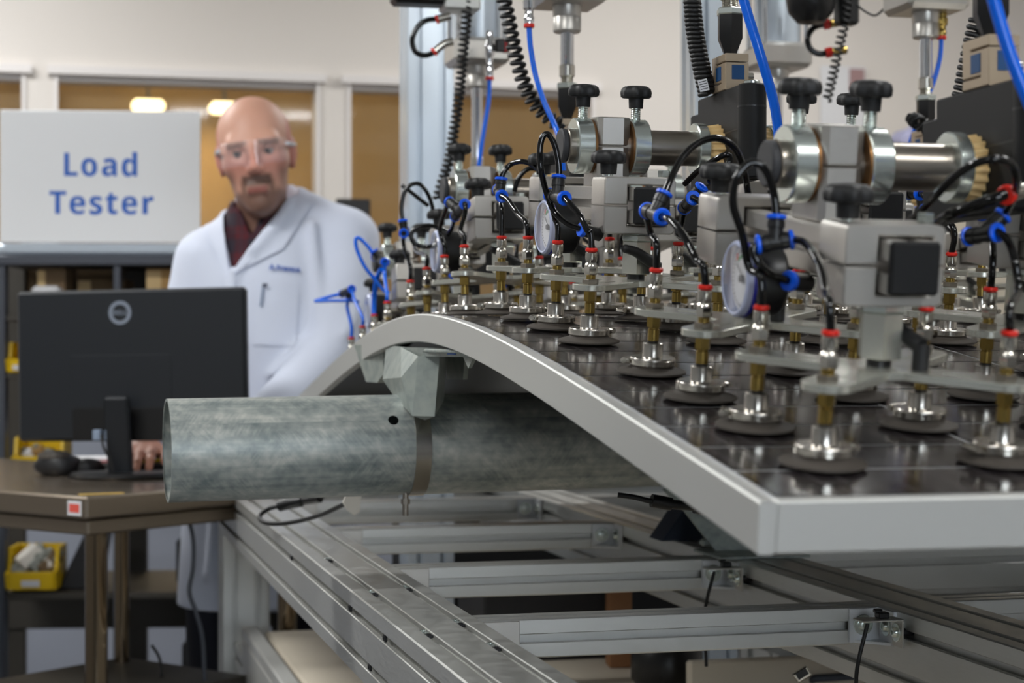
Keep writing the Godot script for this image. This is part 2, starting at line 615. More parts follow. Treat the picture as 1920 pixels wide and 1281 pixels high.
func make_camera() -> void:
	var cam := Camera3D.new()
	cam.name = "camera"
	cam.position = W(0, 0, 0)
	cam.near = 0.05
	cam.far = 60.0
	var a := CameraAttributesPhysical.new()
	a.frustum_focal_length = 65.574
	a.frustum_focus_distance = 1.85
	a.exposure_aperture = 7.6
	cam.attributes = a
	cam.fov = rad_to_deg(2.0 * atan(640.5 / FOCAL))
	add_child(cam)
	cam.current = true
	var we := WorldEnvironment.new()
	we.name = "environment"
	var e := Environment.new()
	e.background_mode = Environment.BG_COLOR
	e.background_color = Color(0.55, 0.6, 0.66)
	e.tonemap_mode = Environment.TONE_MAPPER_LINEAR
	e.tonemap_exposure = 1.0
	e.sdfgi_enabled = true
	e.ssao_enabled = true
	e.ssil_enabled = true
	we.environment = e
	add_child(we)

func make_lamps() -> void:
	lamp(-1.55, -0.9, "left strip lamp on the ceiling behind the viewer", 4.0)
	lamp(-1.55, 1.7, "left strip lamp on the ceiling beside the bench", 4.4)
	lamp(-1.2, 3.9, "left strip lamp on the ceiling near the windows", 3.7)
	lamp(0.9, -1.6, "right strip lamp on the ceiling behind the viewer", 4.0)
	lamp(1.6, 1.2, "right strip lamp on the ceiling beside the gantry", 3.0)
	lamp(1.5, 3.9, "right strip lamp on the ceiling near the back wall", 2.0)

func make_room() -> void:
	var room := Transform3D(Basis(Vector3.UP, TURN), on_panel(0, 0, 0))
	var lo := -EYE - room.origin.y + EYE      # floor below the eye
	lo = -EYE
	var hi := 1.60
	var y0 := lo
	# heights below are above eye level, x is u and -z is v
	var bx := func(g: G, u0: float, u1: float, h0: float, h1: float, v0: float, v1: float) -> void:
		g.box(Vector3(u1 - u0, h1 - h0, v1 - v0), P3((u0 + u1) / 2, (h0 + h1) / 2, -(v0 + v1) / 2))
	var g := G.new()
	bx.call(g, -2.9, 3.7, y0 - 0.1, y0, -4.4, 7.2)
	struct("floor", g, mats.floor_vinyl, self, room)
	g = G.new()
	bx.call(g, -2.9, 3.7, hi, hi + 0.1, -4.4, 7.2)
	struct("ceiling", g, mats.ceiling_paint, self, room)
	g = G.new()
	bx.call(g, -2.9, -2.7, y0, hi, -4.4, 7.2)
	struct("wall_left", g, mats.wall_grey, self, room)
	g = G.new()
	bx.call(g, 3.5, 3.7, y0, hi, -4.4, 7.2)
	struct("wall_right", g, mats.wall_paint, self, room)
	g = G.new()
	bx.call(g, -2.7, 3.5, y0, hi, -4.4, -4.2)
	struct("wall_front", g, mats.wall_grey, self, room)
	var wins := [[-1.346, -0.516], [-0.43, 0.40], [0.488, 1.318]]
	g = G.new()
	var top := 0.835
	var sill := -0.15
	bx.call(g, -2.7, 3.5, top, hi, 4.94, 5.06)
	var u := -2.7
	for w in wins:
		bx.call(g, u, w[0], sill, top, 4.94, 5.06)
		u = w[1]
	bx.call(g, u, 3.5, sill, top, 4.94, 5.06)
	bx.call(g, -2.7, 3.5, -0.25, sill, 4.94, 5.06)
	struct("wall_back", g, mats.wall_paint, self, room)
	g = G.new()
	bx.call(g, -2.7, 3.5, y0, -0.25, 4.94, 5.06)
	struct("wall_back_lower", g, mats.wall_low, self, room)
	for i in 3:
		var w = wins[i]
		var win := Node3D.new()
		win.name = "window_%d" % (i + 1)
		add_child(win)
		win.set_meta("kind", "structure")
		win.transform = room
		var f := G.new()
		var c := 0.022
		bx.call(f, w[0] - 0.02, w[1] + 0.02, top - 0.004, top + 0.022, 4.915, 4.96)
		bx.call(f, w[0], w[1], top - c, top, 4.96, 5.04)
		bx.call(f, w[0], w[1], sill, sill + c, 4.93, 5.04)
		bx.call(f, w[0], w[0] + 0.012, sill, top, 4.93, 5.04)
		bx.call(f, w[1] - 0.012, w[1], sill, top, 4.93, 5.04)
		part("window_frame", f, mats.window_frame, win)
		f = G.new()
		bx.call(f, w[0] + 0.012, w[1] - 0.012, sill + c, top - c, 4.995, 5.0)
		part("pane", f, mats.pane, win)
	# a daylit window behind the viewer
	var back := Node3D.new()
	back.name = "window_4"
	add_child(back)
	back.set_meta("kind", "structure")
	back.transform = room
	g = G.new()
	bx.call(g, -0.7, 0.9, -0.15, 0.95, -4.2, -4.19)
	part("daylight_pane", g, mats.daylight_pane, back)
	g = G.new()
	for q in [[-0.76, 0.96, 0.95, 1.01], [-0.76, 0.96, -0.21, -0.15], [-0.76, -0.7, -0.15, 0.95], [0.9, 0.96, -0.15, 0.95], [0.08, 0.12, -0.15, 0.95]]: bx.call(g, q[0], q[1], q[2], q[3], -4.2, -4.17)
	part("window_frame", g, mats.window_frame, back)
	var wl := AreaLight3D.new()
	wl.name = "window_light"
	wl.area_size = Vector2(1.6, 1.1)
	wl.area_normalize_energy = true
	wl.light_energy = 4.6
	wl.light_color = Color(0.91, 0.955, 1.0)
	wl.area_range = 14.0
	wl.area_attenuation = 2.0
	wl.shadow_enabled = true
	wl.transform = Transform3D(Basis(Vector3.UP, PI), Vector3(0.1, 0.40, 4.16))
	back.add_child(wl)
	# the next room, seen through the panes
	g = G.new()
	bx.call(g, -2.7, 3.5, y0, hi, 6.9, 7.1)
	struct("wall_far", g, mats.amber_panel, self, room)
	for q in [[0.16, 0.30, 0.700, 0.735], [-0.22, -0.07, 0.665, 0.735], [-0.80, -0.62, 0.68, 0.745], [1.9, 2.3, 0.69, 0.74]]:
		pass
	var spots := [[-0.07, "pale double strip lamp behind the middle pane, left of the man", 0.13], [0.235, "pale strip lamp behind the middle pane, partly behind the man's head", 0.12], [-0.86, "pale strip lamp behind the leftmost pane", 0.15]]
	for q in spots:
		var t := thing("strip_lamp", q[1], "strip lamp", on_panel(q[0], 6.62, 0.95), TURN, "strip lamps of the next room")
		part("tube", G.new().box(Vector3(q[2], 0.045, 0.10), P3(0, 0, 0), 0.015), mats.lamp_glow_warm, t)
		part("hanger", G.new().rod(0.006, 0.02, 0.66, 8), mats.rack_grey, t)
		var l := AreaLight3D.new()
		l.name = "strip_light"
		l.area_size = Vector2(q[2], 0.10)
		l.area_normalize_energy = true
		l.light_energy = 0.2
		l.light_color = Color(1.0, 0.90, 0.70)
		l.area_range = 8.0
		l.area_attenuation = 2.0
		l.shadow_enabled = true
		l.transform = Transform3D(Basis(Vector3.RIGHT, -PI / 2), Vector3(0, -0.03, 0))
		t.add_child(l)
	var t := thing("strip_lamp", "wide strip lamp on the ceiling of the next room, above the panes", "strip lamp", on_panel(0.4, 5.95, 1.58), TURN, "strip lamps of the next room")
	part("tube", G.new().box(Vector3(2.4, 0.03, 0.25), P3(0, 0, 0), 0.01), mats.lamp_glow_warm, t)
	var l := AreaLight3D.new()
	l.name = "strip_light"
	l.area_size = Vector2(2.4, 0.25)
	l.area_normalize_energy = true
	l.light_energy = 0.5
	l.light_color = Color(1.0, 0.92, 0.76)
	l.area_range = 8.0
	l.area_attenuation = 2.0
	l.shadow_enabled = true
	l.transform = Transform3D(Basis(Vector3.RIGHT, -PI / 2), Vector3(0, -0.025, 0))
	t.add_child(l)


# ---------------------------------------------------------------- the bench of aluminium profiles
func slots_along(w: float, count: int) -> Array:
	if count == 1: return [0.0]
	return [-w / 4.0, w / 4.0]

func profile(w: float, h: float, length: float, nw: int, nh: int, slot := 0.0085) -> G:   # T-slot section in x, y; pushed along z
	var p := PackedVector2Array()
	var ch := 0.0014
	for side in 4:
		var a := PI / 2 * side
		var long_ := w if side % 2 == 0 else h
		var off := (h if side % 2 == 0 else w) / 2.0
		var pts := [Vector2(-long_ / 2 + ch, -off)]
		for s in slots_along(long_, nw if side % 2 == 0 else nh):
			pts.append_array([Vector2(s - slot / 2 - 0.0008, -off), Vector2(s - slot / 2, -off + 0.001), Vector2(s - slot / 2, -off + 0.0045), Vector2(s - slot * 0.9, -off + 0.0046), Vector2(s - slot * 0.9, -off + 0.009), Vector2(s + slot * 0.9, -off + 0.009), Vector2(s + slot * 0.9, -off + 0.0046), Vector2(s + slot / 2, -off + 0.0045), Vector2(s + slot / 2, -off + 0.001), Vector2(s + slot / 2 + 0.0008, -off)])
		pts.append(Vector2(long_ / 2 - ch, -off))
		for q in pts: p.append(q.rotated(a))
	return G.new().prism(p, length)

func along_t(s: float, t_far: float, h: float) -> Transform3D:
	return Transform3D(Basis(Vector3.UP, TABLE_TURN), on_table(s, t_far, h))

func along_s(s: float, t: float, h: float) -> Transform3D:
	return Transform3D(Basis(Vector3.UP, TABLE_TURN + PI / 2), on_table(s, t, h))

func bolt_head(r: float, h: float) -> G:   # button head with a washer, y up
	return G.new().rod(r * 1.75, 0, h * 0.35, 20, Transform3D(), 0.0003).lathe([Vector2(r, h * 0.35), Vector2(r, h * 0.6), Vector2(r * 0.75, h * 0.95), Vector2(r * 0.4, h), Vector2(r * 0.36, h * 0.6), Vector2(0, h * 0.6)], 16)

func make_bench() -> void:
	var o := on_table(0, 0, -EYE)
	var t := thing("test_bench", "aluminium profile bench frame with slotted rails under the bent solar panel", "bench frame", o)
	var here := Transform3D(Basis(), o).affine_inverse()
	var rail := profile(0.09, 0.09, 2.5, 2, 2).mesh()
	for s in [0.045, 0.5716, 1.098]:
		part("side_rail" if s != 0.5716 else "middle_rail", rail, mats.anodised_aluminium, t, here * along_t(s, 1.70, -0.325))
	var beam := profile(0.04, 0.04, 0.4366, 1, 1).mesh()
	var tall := profile(0.04, 0.085, 0.4366, 1, 2).mesh()
	for v in [-0.66, -0.145, 0.307, 0.80, 1.27, 1.68]:
		part("cross_beam", beam, mats.anodised_aluminium, t, here * along_s(0.09, v, -0.3005))
	for v in [-0.66, -0.125, 0.37, 0.80, 1.27, 1.68]:
		part("cross_beam", tall, mats.anodised_aluminium, t, here * along_s(0.6166, v, -0.3235))
	var post := profile(0.09, 0.09, 0.888, 2, 2).mesh()
	var up := Basis(Vector3.UP, TABLE_TURN) * Basis(Vector3.RIGHT, -PI / 2)
	for q in [[0.045, 1.655], [1.098, 1.655], [0.045, -0.75], [1.098, -0.75]]:
		part("post", post, mats.anodised_aluminium, t, here * Transform3D(up, on_table(q[0], q[1], -0.37 - 0.888)))
	var low := profile(0.045, 0.045, 2.3, 1, 1).mesh()
	for s in [0.045, 1.098]:
		part("lower_rail", low, mats.anodised_aluminium, t, here * along_t(s, 1.61, -0.60))
	part("end_cap", G.new().box(Vector3(0.09, 0.09, 0.004), Transform3D(), 0.001), mats.black_plastic, t, here * along_t(0.045, 1.702, -0.325))
	# connector plates with a big screw at the rail ends of the cross beams, cast brackets at the middle rail
	var plate := G.new().box(Vector3(0.040, 0.036, 0.003), P3(0.02, 0, 0), 0.0006).mesh()
	var ring := G.new().lathe([Vector2(0.0068, 0), Vector2(0.0088, 0), Vector2(0.0088, 0.0012), Vector2(0.0068, 0.0012)], 24).add(bolt_head(0.0045, 0.003), Transform3D()).mesh()
	var fwd := Basis(Vector3.RIGHT, PI / 2)
	var leg := G.new().box(Vector3(0.038, 0.036, 0.004), P3(-0.019, 0, 0.002), 0.0006).box(Vector3(0.004, 0.036, 0.038), P3(-0.002, 0, 0.019), 0.0006).prism(PackedVector2Array([Vector2(0, 0), Vector2(0.030, 0), Vector2(0, 0.030)]), 0.003, Transform3D(Basis(Vector3(-1, 0, 0), Vector3(0, 0, 1), Vector3(0, 1, 0)), Vector3(-0.003, -0.018, 0.003)), 0.0).mesh()
	for v in [-0.165, 0.287, 0.78, 1.25]:
		var b := Basis(Vector3.UP, TABLE_TURN)
		var p := part("connector_plate", plate, mats.sandblasted_aluminium, t, here * Transform3D(b, on_table(0.09, v - 0.0016, -0.300)))
		part("screw", ring, mats.nickel, p, Transform3D(fwd, Vector3(0.013, -0.006, 0.0015)))
		p = part("corner_bracket", leg, mats.cast_aluminium, t, here * Transform3D(b, on_table(0.5266, v, -0.300)))
		part("bolt", bolt_head(0.0062, 0.006), mats.zinc_steel, p, Transform3D(fwd, Vector3(-0.023, 0.001, 0.004)))
		part("bolt", bolt_head(0.0058, 0.006), mats.zinc_steel, p, Transform3D(Basis(Vector3.BACK, PI / 2), Vector3(-0.004, 0.001, 0.022)))
	# small spring nuts left in the rail's slots
	var nut := G.new().box(Vector3(0.0075, 0.003, 0.010), P3(0, 0, 0), 0.0006).rod(0.0022, 0.0015, 0.0024, 10).mesh()
	for q in [[0.0225, 0.09, 0], [0.0225, -0.21, 0], [0.0675, 0.12, 0], [0.0675, -0.15, 0], [0.0675, -0.30, 0], [0.0225, 0.42, 0]]:
		part("slot_nut", nut, mats.zinc_steel, t, here * Transform3D(Basis(Vector3.UP, TABLE_TURN), on_table(q[0], q[1], -0.2825)))
		part("slot_nut", nut, mats.dark_part, t, here * Transform3D(Basis(Vector3.UP, TABLE_TURN), on_table(q[0], q[1] - 0.024, -0.2828)))
	for q in [[-0.3025, 0.11], [-0.3025, -0.11], [-0.3475, -0.02], [-0.3025, 0.62]]:
		part("slot_nut", nut, mats.dark_part, t, here * Transform3D(Basis(Vector3.UP, TABLE_TURN) * Basis(Vector3.BACK, PI / 2), on_table(0.0028, q[1], q[0])))
	# sensor angles bolted in front of the corner brackets
	var names := ["second", "nearest"]
	for i in 2:
		var v: float = [0.287, -0.165][i]
		var sb := thing("sensor_bracket", "steel angle with a black sensor at the %s cross beam by the middle rail" % names[i], "sensor bracket", on_table(0.503, v - 0.052, -0.290), TABLE_TURN, "sensor angles on the middle rail")
		var g := G.new().box(Vector3(0.046, 0.002, 0.024), P3(-0.006, 0.004, 0.004), 0.0006).box(Vector3(0.002, 0.030, 0.024), P3(0.016, -0.010, 0.004), 0.0006)
		part("angle", g, mats.sandblasted_aluminium, sb)
		part("sensor", G.new().box(Vector3(0.012, 0.006, 0.012), P3(0.0, 0.008, 0.0), 0.001).box(Vector3(0.008, 0.004, 0.008), P3(-0.004, 0.012, -0.002), 0.001), mats.black_plastic, sb)
		part("bolt", bolt_head(0.0055, 0.006), mats.zinc_steel, sb, Transform3D(Basis(Vector3.BACK, PI / 2), Vector3(0.015, -0.010, 0.004)))
		part("standoff", G.new().rod(0.004, 0, 0.016, 12, Transform3D(Basis(Vector3.BACK, -PI / 2), Vector3(0.017, -0.010, 0.004)), 0.0005), mats.dark_part, sb)
		part("spring_nut", G.new().box(Vector3(0.004, 0.009, 0.02), P3(0.0225, -0.0125, -0.012), 0.001), mats.zinc_steel, sb)
		var c := thing("sensor_cable", "short black sensor cable hanging from the %s steel angle" % names[i], "cable", on_table(0.49, v - 0.045, -0.292))
		part("wire", G.new().tube(smooth([Vector3(0, 0, 0), Vector3(-0.004, -0.012, 0.004), Vector3(-0.010, -0.034, 0.007), Vector3(-0.013, -0.06, 0.006), Vector3(-0.010, -0.12, 0.0)]), 0.0022), mats.cable, c)
	# the boxed shelf below
	var cab := thing("cabinet_box", "light grey metal box under the bench with a beige top", "cabinet", on_table(0.36, 0.35, -EYE), TABLE_TURN)
	part("body", G.new().box(Vector3(0.68, 0.72, 2.2), P3(0, 0.36, 0), 0.004), mats.frame_aluminium, cab)
	part("top_sheet", G.new().box(Vector3(0.63, 0.012, 2.17), P3(0.015, 0.728, 0), 0.004), mats.beige_sheet, cab)
	part("rim", G.new().box(Vector3(0.028, 0.022, 2.2), P3(-0.326, 0.731, 0), 0.003), mats.frame_aluminium, cab)


# ---------------------------------------------------------------- the bent panel
const PL := 2.23
const PW := 1.06

func make_panel() -> void:
	var o := on_panel(0, 0, 0)
	var inv := Transform3D(Basis(), o).affine_inverse()
	var t := thing("solar_panel", "dark solar panel with a silver frame, bent over the steel tube", "solar panel", o)
	var at := func(u: float, v: float, h: float) -> Vector3:
		var a := slope(v)
		return inv * (on_panel(u, v - sin(a) * h, sag(v) + cos(a) * h))
	var long_side := func(u0: float, u1: float) -> G:
		var g := G.new()
		var b := 0.0012
		var cs := [Vector2(u0 + b, 0), Vector2(u1 - b, 0), Vector2(u1, -b), Vector2(u1, -0.0325 + b), Vector2(u1 - b, -0.0325), Vector2(u0 + b, -0.0325), Vector2(u0, -0.0325 + b), Vector2(u0, -b)]
		for k in cs.size():
			var p: Vector2 = cs[k]
			var q: Vector2 = cs[(k + 1) % cs.size()]
			g.grid(func(s: float, v: float) -> Vector3:
				var w := p.lerp(q, s)
				return at.call(w.x, v * PL, w.y), 1, 64, true)
		for e in [0.0, PL]:
			var cap := []
			for p in cs: cap.append(at.call(p.x, e, p.y))
			g.face(cap, at.call((u0 + u1) / 2, PL / 2, -0.016))
		return g
	part("frame_long_side", long_side.call(0.0, 0.011), mats.frame_aluminium, t)
	part("frame_long_side", long_side.call(PW - 0.011, PW), mats.frame_aluminium, t)
	for e in [0.0, PL]:
		var a := slope(e)
		var s := 1.0 if e == 0.0 else -1.0
		part("frame_short_side", G.new().box(Vector3(PW - 0.0224, 0.0325, 0.011), P3(PW / 2, -0.01625, -0.0055 * s), 0.0012), mats.frame_aluminium, t, Transform3D(tilted(e, a), inv * on_panel(0, e, sag(e))))
	var sheet := func(h: float) -> G:
		return G.new().grid(func(s: float, v: float) -> Vector3: return at.call(lerpf(0.0105, PW - 0.0105, s), lerpf(0.0105, PL - 0.0105, v), h), 1, 64, true)
	part("backsheet", sheet.call(-0.0022), mats.backsheet, t)
	part("underside", sheet.call(-0.0065), mats.panel_underside, t)
	# thirty rows of five dark cells with fine silver fingers
	var im := Image.create(128, 64, false, Image.FORMAT_RGB8)
	im.fill(Color(0.15, 0.135, 0.14))
	for x in range(5, 128, 11):
		for y in 64: im.set_pixel(x, y, Color(0.33, 0.32, 0.32))
	var rough := im.duplicate()
	mats.solar_cell.albedo_color = Color.WHITE
	mats.solar_cell.albedo_texture = ImageTexture.create_from_image(im)
	for i in 5:
		for j in 30:
			var u0 := 0.0155 + (PW - 0.031) / 5.0 * i + 0.0018
			var u1 := u0 + (PW - 0.031) / 5.0 - 0.0036
			var v0 := 0.0165 + (PL - 0.033) / 30.0 * j + 0.0020
			var v1 := v0 + (PL - 0.033) / 30.0 - 0.0040
			part("solar_cell", G.new().grid(func(s: float, v: float) -> Vector3: return at.call(lerpf(u0, u1, s), lerpf(v0, v1, v), -0.0016), 1, 3, true), mats.solar_cell, t)

func make_tube() -> void:
	# torque tube: open at its left end, a bolt hole near the saddle
	var a := W(-0.401, -0.1268, 2.17)
	var d := Vector3(cos(0.2705), 0.0098, -sin(0.2705)).normalized()
	var frame := aim(a, a + d)
	var t := thing("torque_tube", "thick galvanised steel tube lying under the panel's middle, open at its left end", "steel tube", a)
	# the hole looks forward and a little up
	var to_eye := (W(0, 0, 0) - (a + d * 0.26)).normalized()
	var n := (to_eye - d * to_eye.dot(d)).normalized()
	var upw := d.cross(n) if d.cross(n).y > 0 else -d.cross(n)
	n = frame.basis.inverse() * (n + upw * 0.55).normalized()
	var ah := atan2(n.z, n.x)
	var lh := 0.258
	var ll := 1.05
	var at := func(ang: float, y: float, r: float) -> Vector3: return Vector3(cos(ang) * r, y, sin(ang) * r)
	var g := G.new()
	var patch := func(a0: float, a1: float, y0: float, y1: float, r := 0.0602) -> void:
		var q := []
		for e in [[a0, y0], [a1, y0], [a1, y1], [a0, y1]]: q.append([at.call(e[0], e[1], r), at.call(e[0], 0.0, 1.0 if r > 0.06 else -1.0), Vector2(e[1] / ll, (e[0] - ah) / TAU)])
		g.tri(q[0][0], q[1][0], q[2][0], q[0][1], q[1][1], q[2][1], q[0][2], q[1][2], q[2][2])
		g.tri(q[0][0], q[2][0], q[3][0], q[0][1], q[2][1], q[3][1], q[0][2], q[2][2], q[3][2])
	var da := TAU / 120.0
	for k in 120:
		var a0 := ah + (k - 60) * da
		patch.call(a0, a0 + da, 0.0, lh - 0.0126)
		patch.call(a0, a0 + da, lh + 0.0126, ll)
		if k < 56 or k > 63: patch.call(a0, a0 + da, lh - 0.0126, lh + 0.0126)
	for k in 32:
		for r in 3:
			var q := []
			for e in [[k, r], [k + 1, r], [k + 1, r + 1], [k, r + 1]]:
				var ph: float = TAU * e[0] / 32.0
				var sq := Vector2(cos(ph), sin(ph)) / maxf(absf(cos(ph)), absf(sin(ph))) * 0.0126
				var p: Vector2 = (Vector2(cos(ph), sin(ph)) * 0.0062).lerp(sq, e[1] / 3.0)
				var an: float = ah + p.x / 0.0602
				q.append([at.call(an, lh + p.y, 0.0602), at.call(an, 0.0, 1.0), Vector2((lh + p.y) / ll, (an - ah) / TAU)])
			g.tri(q[0][0], q[1][0], q[2][0], q[0][1], q[1][1], q[2][1], q[0][2], q[1][2], q[2][2])
			g.tri(q[0][0], q[2][0], q[3][0], q[0][1], q[2][1], q[3][1], q[0][2], q[2][2], q[3][2])
	part("outer_wall", g, mats.galvanised, t, Transform3D(frame.basis, Vector3()))
	g = G.new().lathe([Vector2(0.0601, 0.0), Vector2(0.0572, 0.0)], 96)
	for k in 120:
		var a0 := ah + (k - 60) * da
		patch.call(a0, a0 + da, 0.0, lh - 0.008, 0.0572)
		patch.call(a0, a0 + da, lh + 0.008, ll, 0.0572)
		if k < 57 or k > 62: patch.call(a0, a0 + da, lh - 0.008, lh + 0.008, 0.0572)
	part("bore", g, mats.galvanised_plate, t, Transform3D(frame.basis, Vector3()))
	# steel strap round the tube with a bolt below
	var s := thing("pipe_strap", "shiny steel strap clamped round the galvanised tube below the saddle", "strap", a + d * 0.2925)
	part("band", G.new().lathe([Vector2(0.0604, -0.0095), Vector2(0.0618, -0.0093), Vector2(0.0618, 0.0093), Vector2(0.0604, 0.0095)], 64), mats.stainless, s, Transform3D(frame.basis, Vector3()))
	part("tail_bolt", G.new().rod(0.0036, -0.084, -0.055, 12).rod(0.0056, -0.070, -0.064, 6, Transform3D(), 0.0, true), mats.shaft_steel, s, P3(-0.008, 0, 0.02))
	# saddle between tube and panel: a pressed wedge, its top rail and two end tabs
	var sp := on_panel(0, 1.115, 0)
	t = thing("panel_saddle", "galvanised pressed-steel saddle with a blue painted mark, between tube and panel frame", "mounting bracket", sp, TURN)
	var to := Transform3D(Basis(Vector3.UP, TURN), sp).affine_inverse()
	part("top_rail", G.new().box(Vector3(0.075, 0.004, 0.86), P3(0.041, -0.0105, -0.085), 0.001), mats.galvanised_plate, t)
	var slab := func(l: Array, depth: float) -> G:   # a pressed plate: its outline, pushed back along the panel's width
		var p := []
		var q := []
		var mid := Vector3()
		for e in pxs(l):
			p.append(to * e); q.append(to * e + Vector3(depth, 0, -depth * 0.3)); mid += to * e / l.size()
		mid += Vector3(depth, 0, -depth * 0.3) / 2.0
		var r := G.new()
		r.face(p, mid); r.face(q, mid)
		for k in p.size(): r.face([p[k], p[(k + 1) % p.size()], q[(k + 1) % p.size()], q[k]], mid)
		return r
	part("side_lip", slab.call([[752, 651, 2.26], [830, 653, 2.08], [905, 660, 1.92], [905, 670, 1.92], [830, 669, 2.08], [775, 668, 2.22]], 0.004), mats.galvanised_plate, t)
	part("paint_mark", G.new().add(slab.call([[837, 654, 2.055], [851, 655, 2.025], [850, 665, 2.025], [840, 664, 2.05]], 0.002), Transform3D()).add(slab.call([[839, 662, 2.048], [853, 662, 2.02], [853, 665, 2.02], [838, 665, 2.05]], 0.002), Transform3D()), mats.blue_tape, t)
	var c := []
	for e in pxs([[752, 651, 2.26], [784, 668, 2.17], [824, 668, 2.15], [838, 669, 2.21], [717, 711, 2.30], [752, 708, 2.19], [773, 780, 2.165], [815, 781, 2.15], [832, 752, 2.19], [737, 741, 2.26], [790, 700, 2.30], [797, 788, 2.17]]): c.append(to * e)
	var core: Vector3 = to * PX(785, 715, 2.23)
	var g2 := G.new()
	for q in [[0, 1, 5], [0, 5, 4], [1, 2, 7], [1, 7, 6], [1, 6, 5], [2, 3, 8], [2, 8, 7], [4, 5, 9], [5, 6, 9], [6, 7, 11], [0, 1, 10], [1, 2, 10], [2, 3, 10], [3, 8, 10], [8, 7, 10], [7, 11, 10], [11, 6, 10], [6, 9, 10], [9, 4, 10], [4, 0, 10]]:
		g2.face([c[q[0]], c[q[1]], c[q[2]]], core)
	part("wedge", g2, mats.galvanised_plate, t)
	part("end_tab", slab.call([[664, 647, 2.62], [719, 646, 2.47], [719, 702, 2.47], [707, 718, 2.50], [686, 716, 2.55]], 0.02), mats.galvanised_plate, t)
	part("end_tab", slab.call([[724, 646, 2.42], [752, 651, 2.27], [718, 710, 2.31], [722, 700, 2.42]], 0.006), mats.galvanised_plate, t)
	part("end_tab", slab.call([[868, 669, 2.0], [888, 670, 1.96], [878, 691, 1.97]], 0.004), mats.galvanised_plate, t)
	part("back_web", slab.call([[836, 668, 2.26], [872, 669, 2.20], [868, 712, 2.22], [838, 712, 2.26]], 0.006), mats.galvanised_plate, t)
	# stand that carries the tube's right part on the middle rail
	var fp := on_table(0.5716, 0.33, -0.28)
	t = thing("tube_stand", "dark galvanised sheet stand carrying the tube on the middle rail, below the panel's corner", "stand", fp, TABLE_TURN)
	part("foot", G.new().box(Vector3(0.125, 0.004, 0.10), P3(-0.005, 0.002, 0.02), 0.001).box(Vector3(0.118, 0.010, 0.012), P3(-0.007, 0.015, -0.006), 0.003), mats.galvanised_plate, t)
	part("web", G.new().prism(PackedVector2Array([Vector2(-0.049, 0.004), Vector2(0.04, 0.004), Vector2(0.016, 0.0755), Vector2(-0.05, 0.098), Vector2(-0.101, 0.0967), Vector2(-0.122, 0.086), Vector2(-0.0967, 0.0628)]), 0.004, P3(0, 0, 0.0), 0.001), mats.galvanised_plate, t)
	part("web", G.new().prism(PackedVector2Array([Vector2(-0.035, 0.003), Vector2(0.06, 0.003), Vector2(0.05, 0.090), Vector2(-0.05, 0.098)]), 0.004, P3(0, 0, -0.06), 0.001), mats.galvanised_plate, t)
	t = thing("rubber_wedge", "dark blue rubber wedge on the middle rail, left of the sheet stand", "wedge", on_table(0.55, 0.52, -0.28), TABLE_TURN)
	part("body", G.new().prism(PackedVector2Array([Vector2(-0.045, 0), Vector2(0.045, 0), Vector2(0.03, 0.045), Vector2(-0.005, 0.055)]), 0.06, P3(0, 0, -0.03), 0.002), mats.blue_rubber, t)
	part("pad", G.new().box(Vector3(0.045, 0.006, 0.05), P3(0.012, 0.053, 0, Basis(Vector3.BACK, -0.27)), 0.002), mats.galvanised_plate, t)


# ---------------------------------------------------------------- the load tester
const CYL_U := [0.265, 0.795]
const ROWS := ["first row from the viewer", "second row from the viewer", "third row from the viewer", "fourth row from the viewer", "fifth row from the viewer", "sixth row from the viewer", "seventh row from the viewer", "last row from the viewer"]
const COLS := ["left-edge column", "second column", "third column", "right-edge column"]
const QUADS := ["nearest", "second nearest", "third nearest", "farthest"]
const HALVES := ["left half of the panel", "right half of the panel"]

func cyl_v(k: int) -> float: return 0.279 + 0.558 * k
func unit_v(i: int) -> float: return cyl_v(i / 2) + (0.1205 if i % 2 else -0.1205)
func unit_u(j: int) -> float: return CYL_U[j / 2] + (0.1205 if j % 2 else -0.1205)
func unit_at(i: int, j: int) -> Transform3D:
	var v := unit_v(i)
	return Transform3D(tilted(v, slope(v)), on_panel(unit_u(j), v, sag(v)))
func rig_at(k: int, u: float) -> Transform3D:
	var v := cyl_v(k)
	var a := atan((sag(v + 0.12) - sag(v - 0.12)) / 0.24)
	return Transform3D(tilted(v, a), on_panel(u, v, (sag(v + 0.12) + sag(v - 0.12)) / 2.0))
func collet(i: int, j: int, far_: bool, right: bool) -> Vector3:   # mouth of a cup's hose fitting
	return unit_at(i, j) * Vector3(0.0635 if right else -0.0635, 0.0885, -0.062 if far_ else 0.062)

func star(r: float, lobes := 7) -> PackedVector2Array:
	var p := PackedVector2Array()
	for k in lobes * 8:
		var a := TAU * k / (lobes * 8)
		p.append(Vector2(cos(a), sin(a)) * r * (0.93 + 0.07 * cos(a * lobes)))
	return p

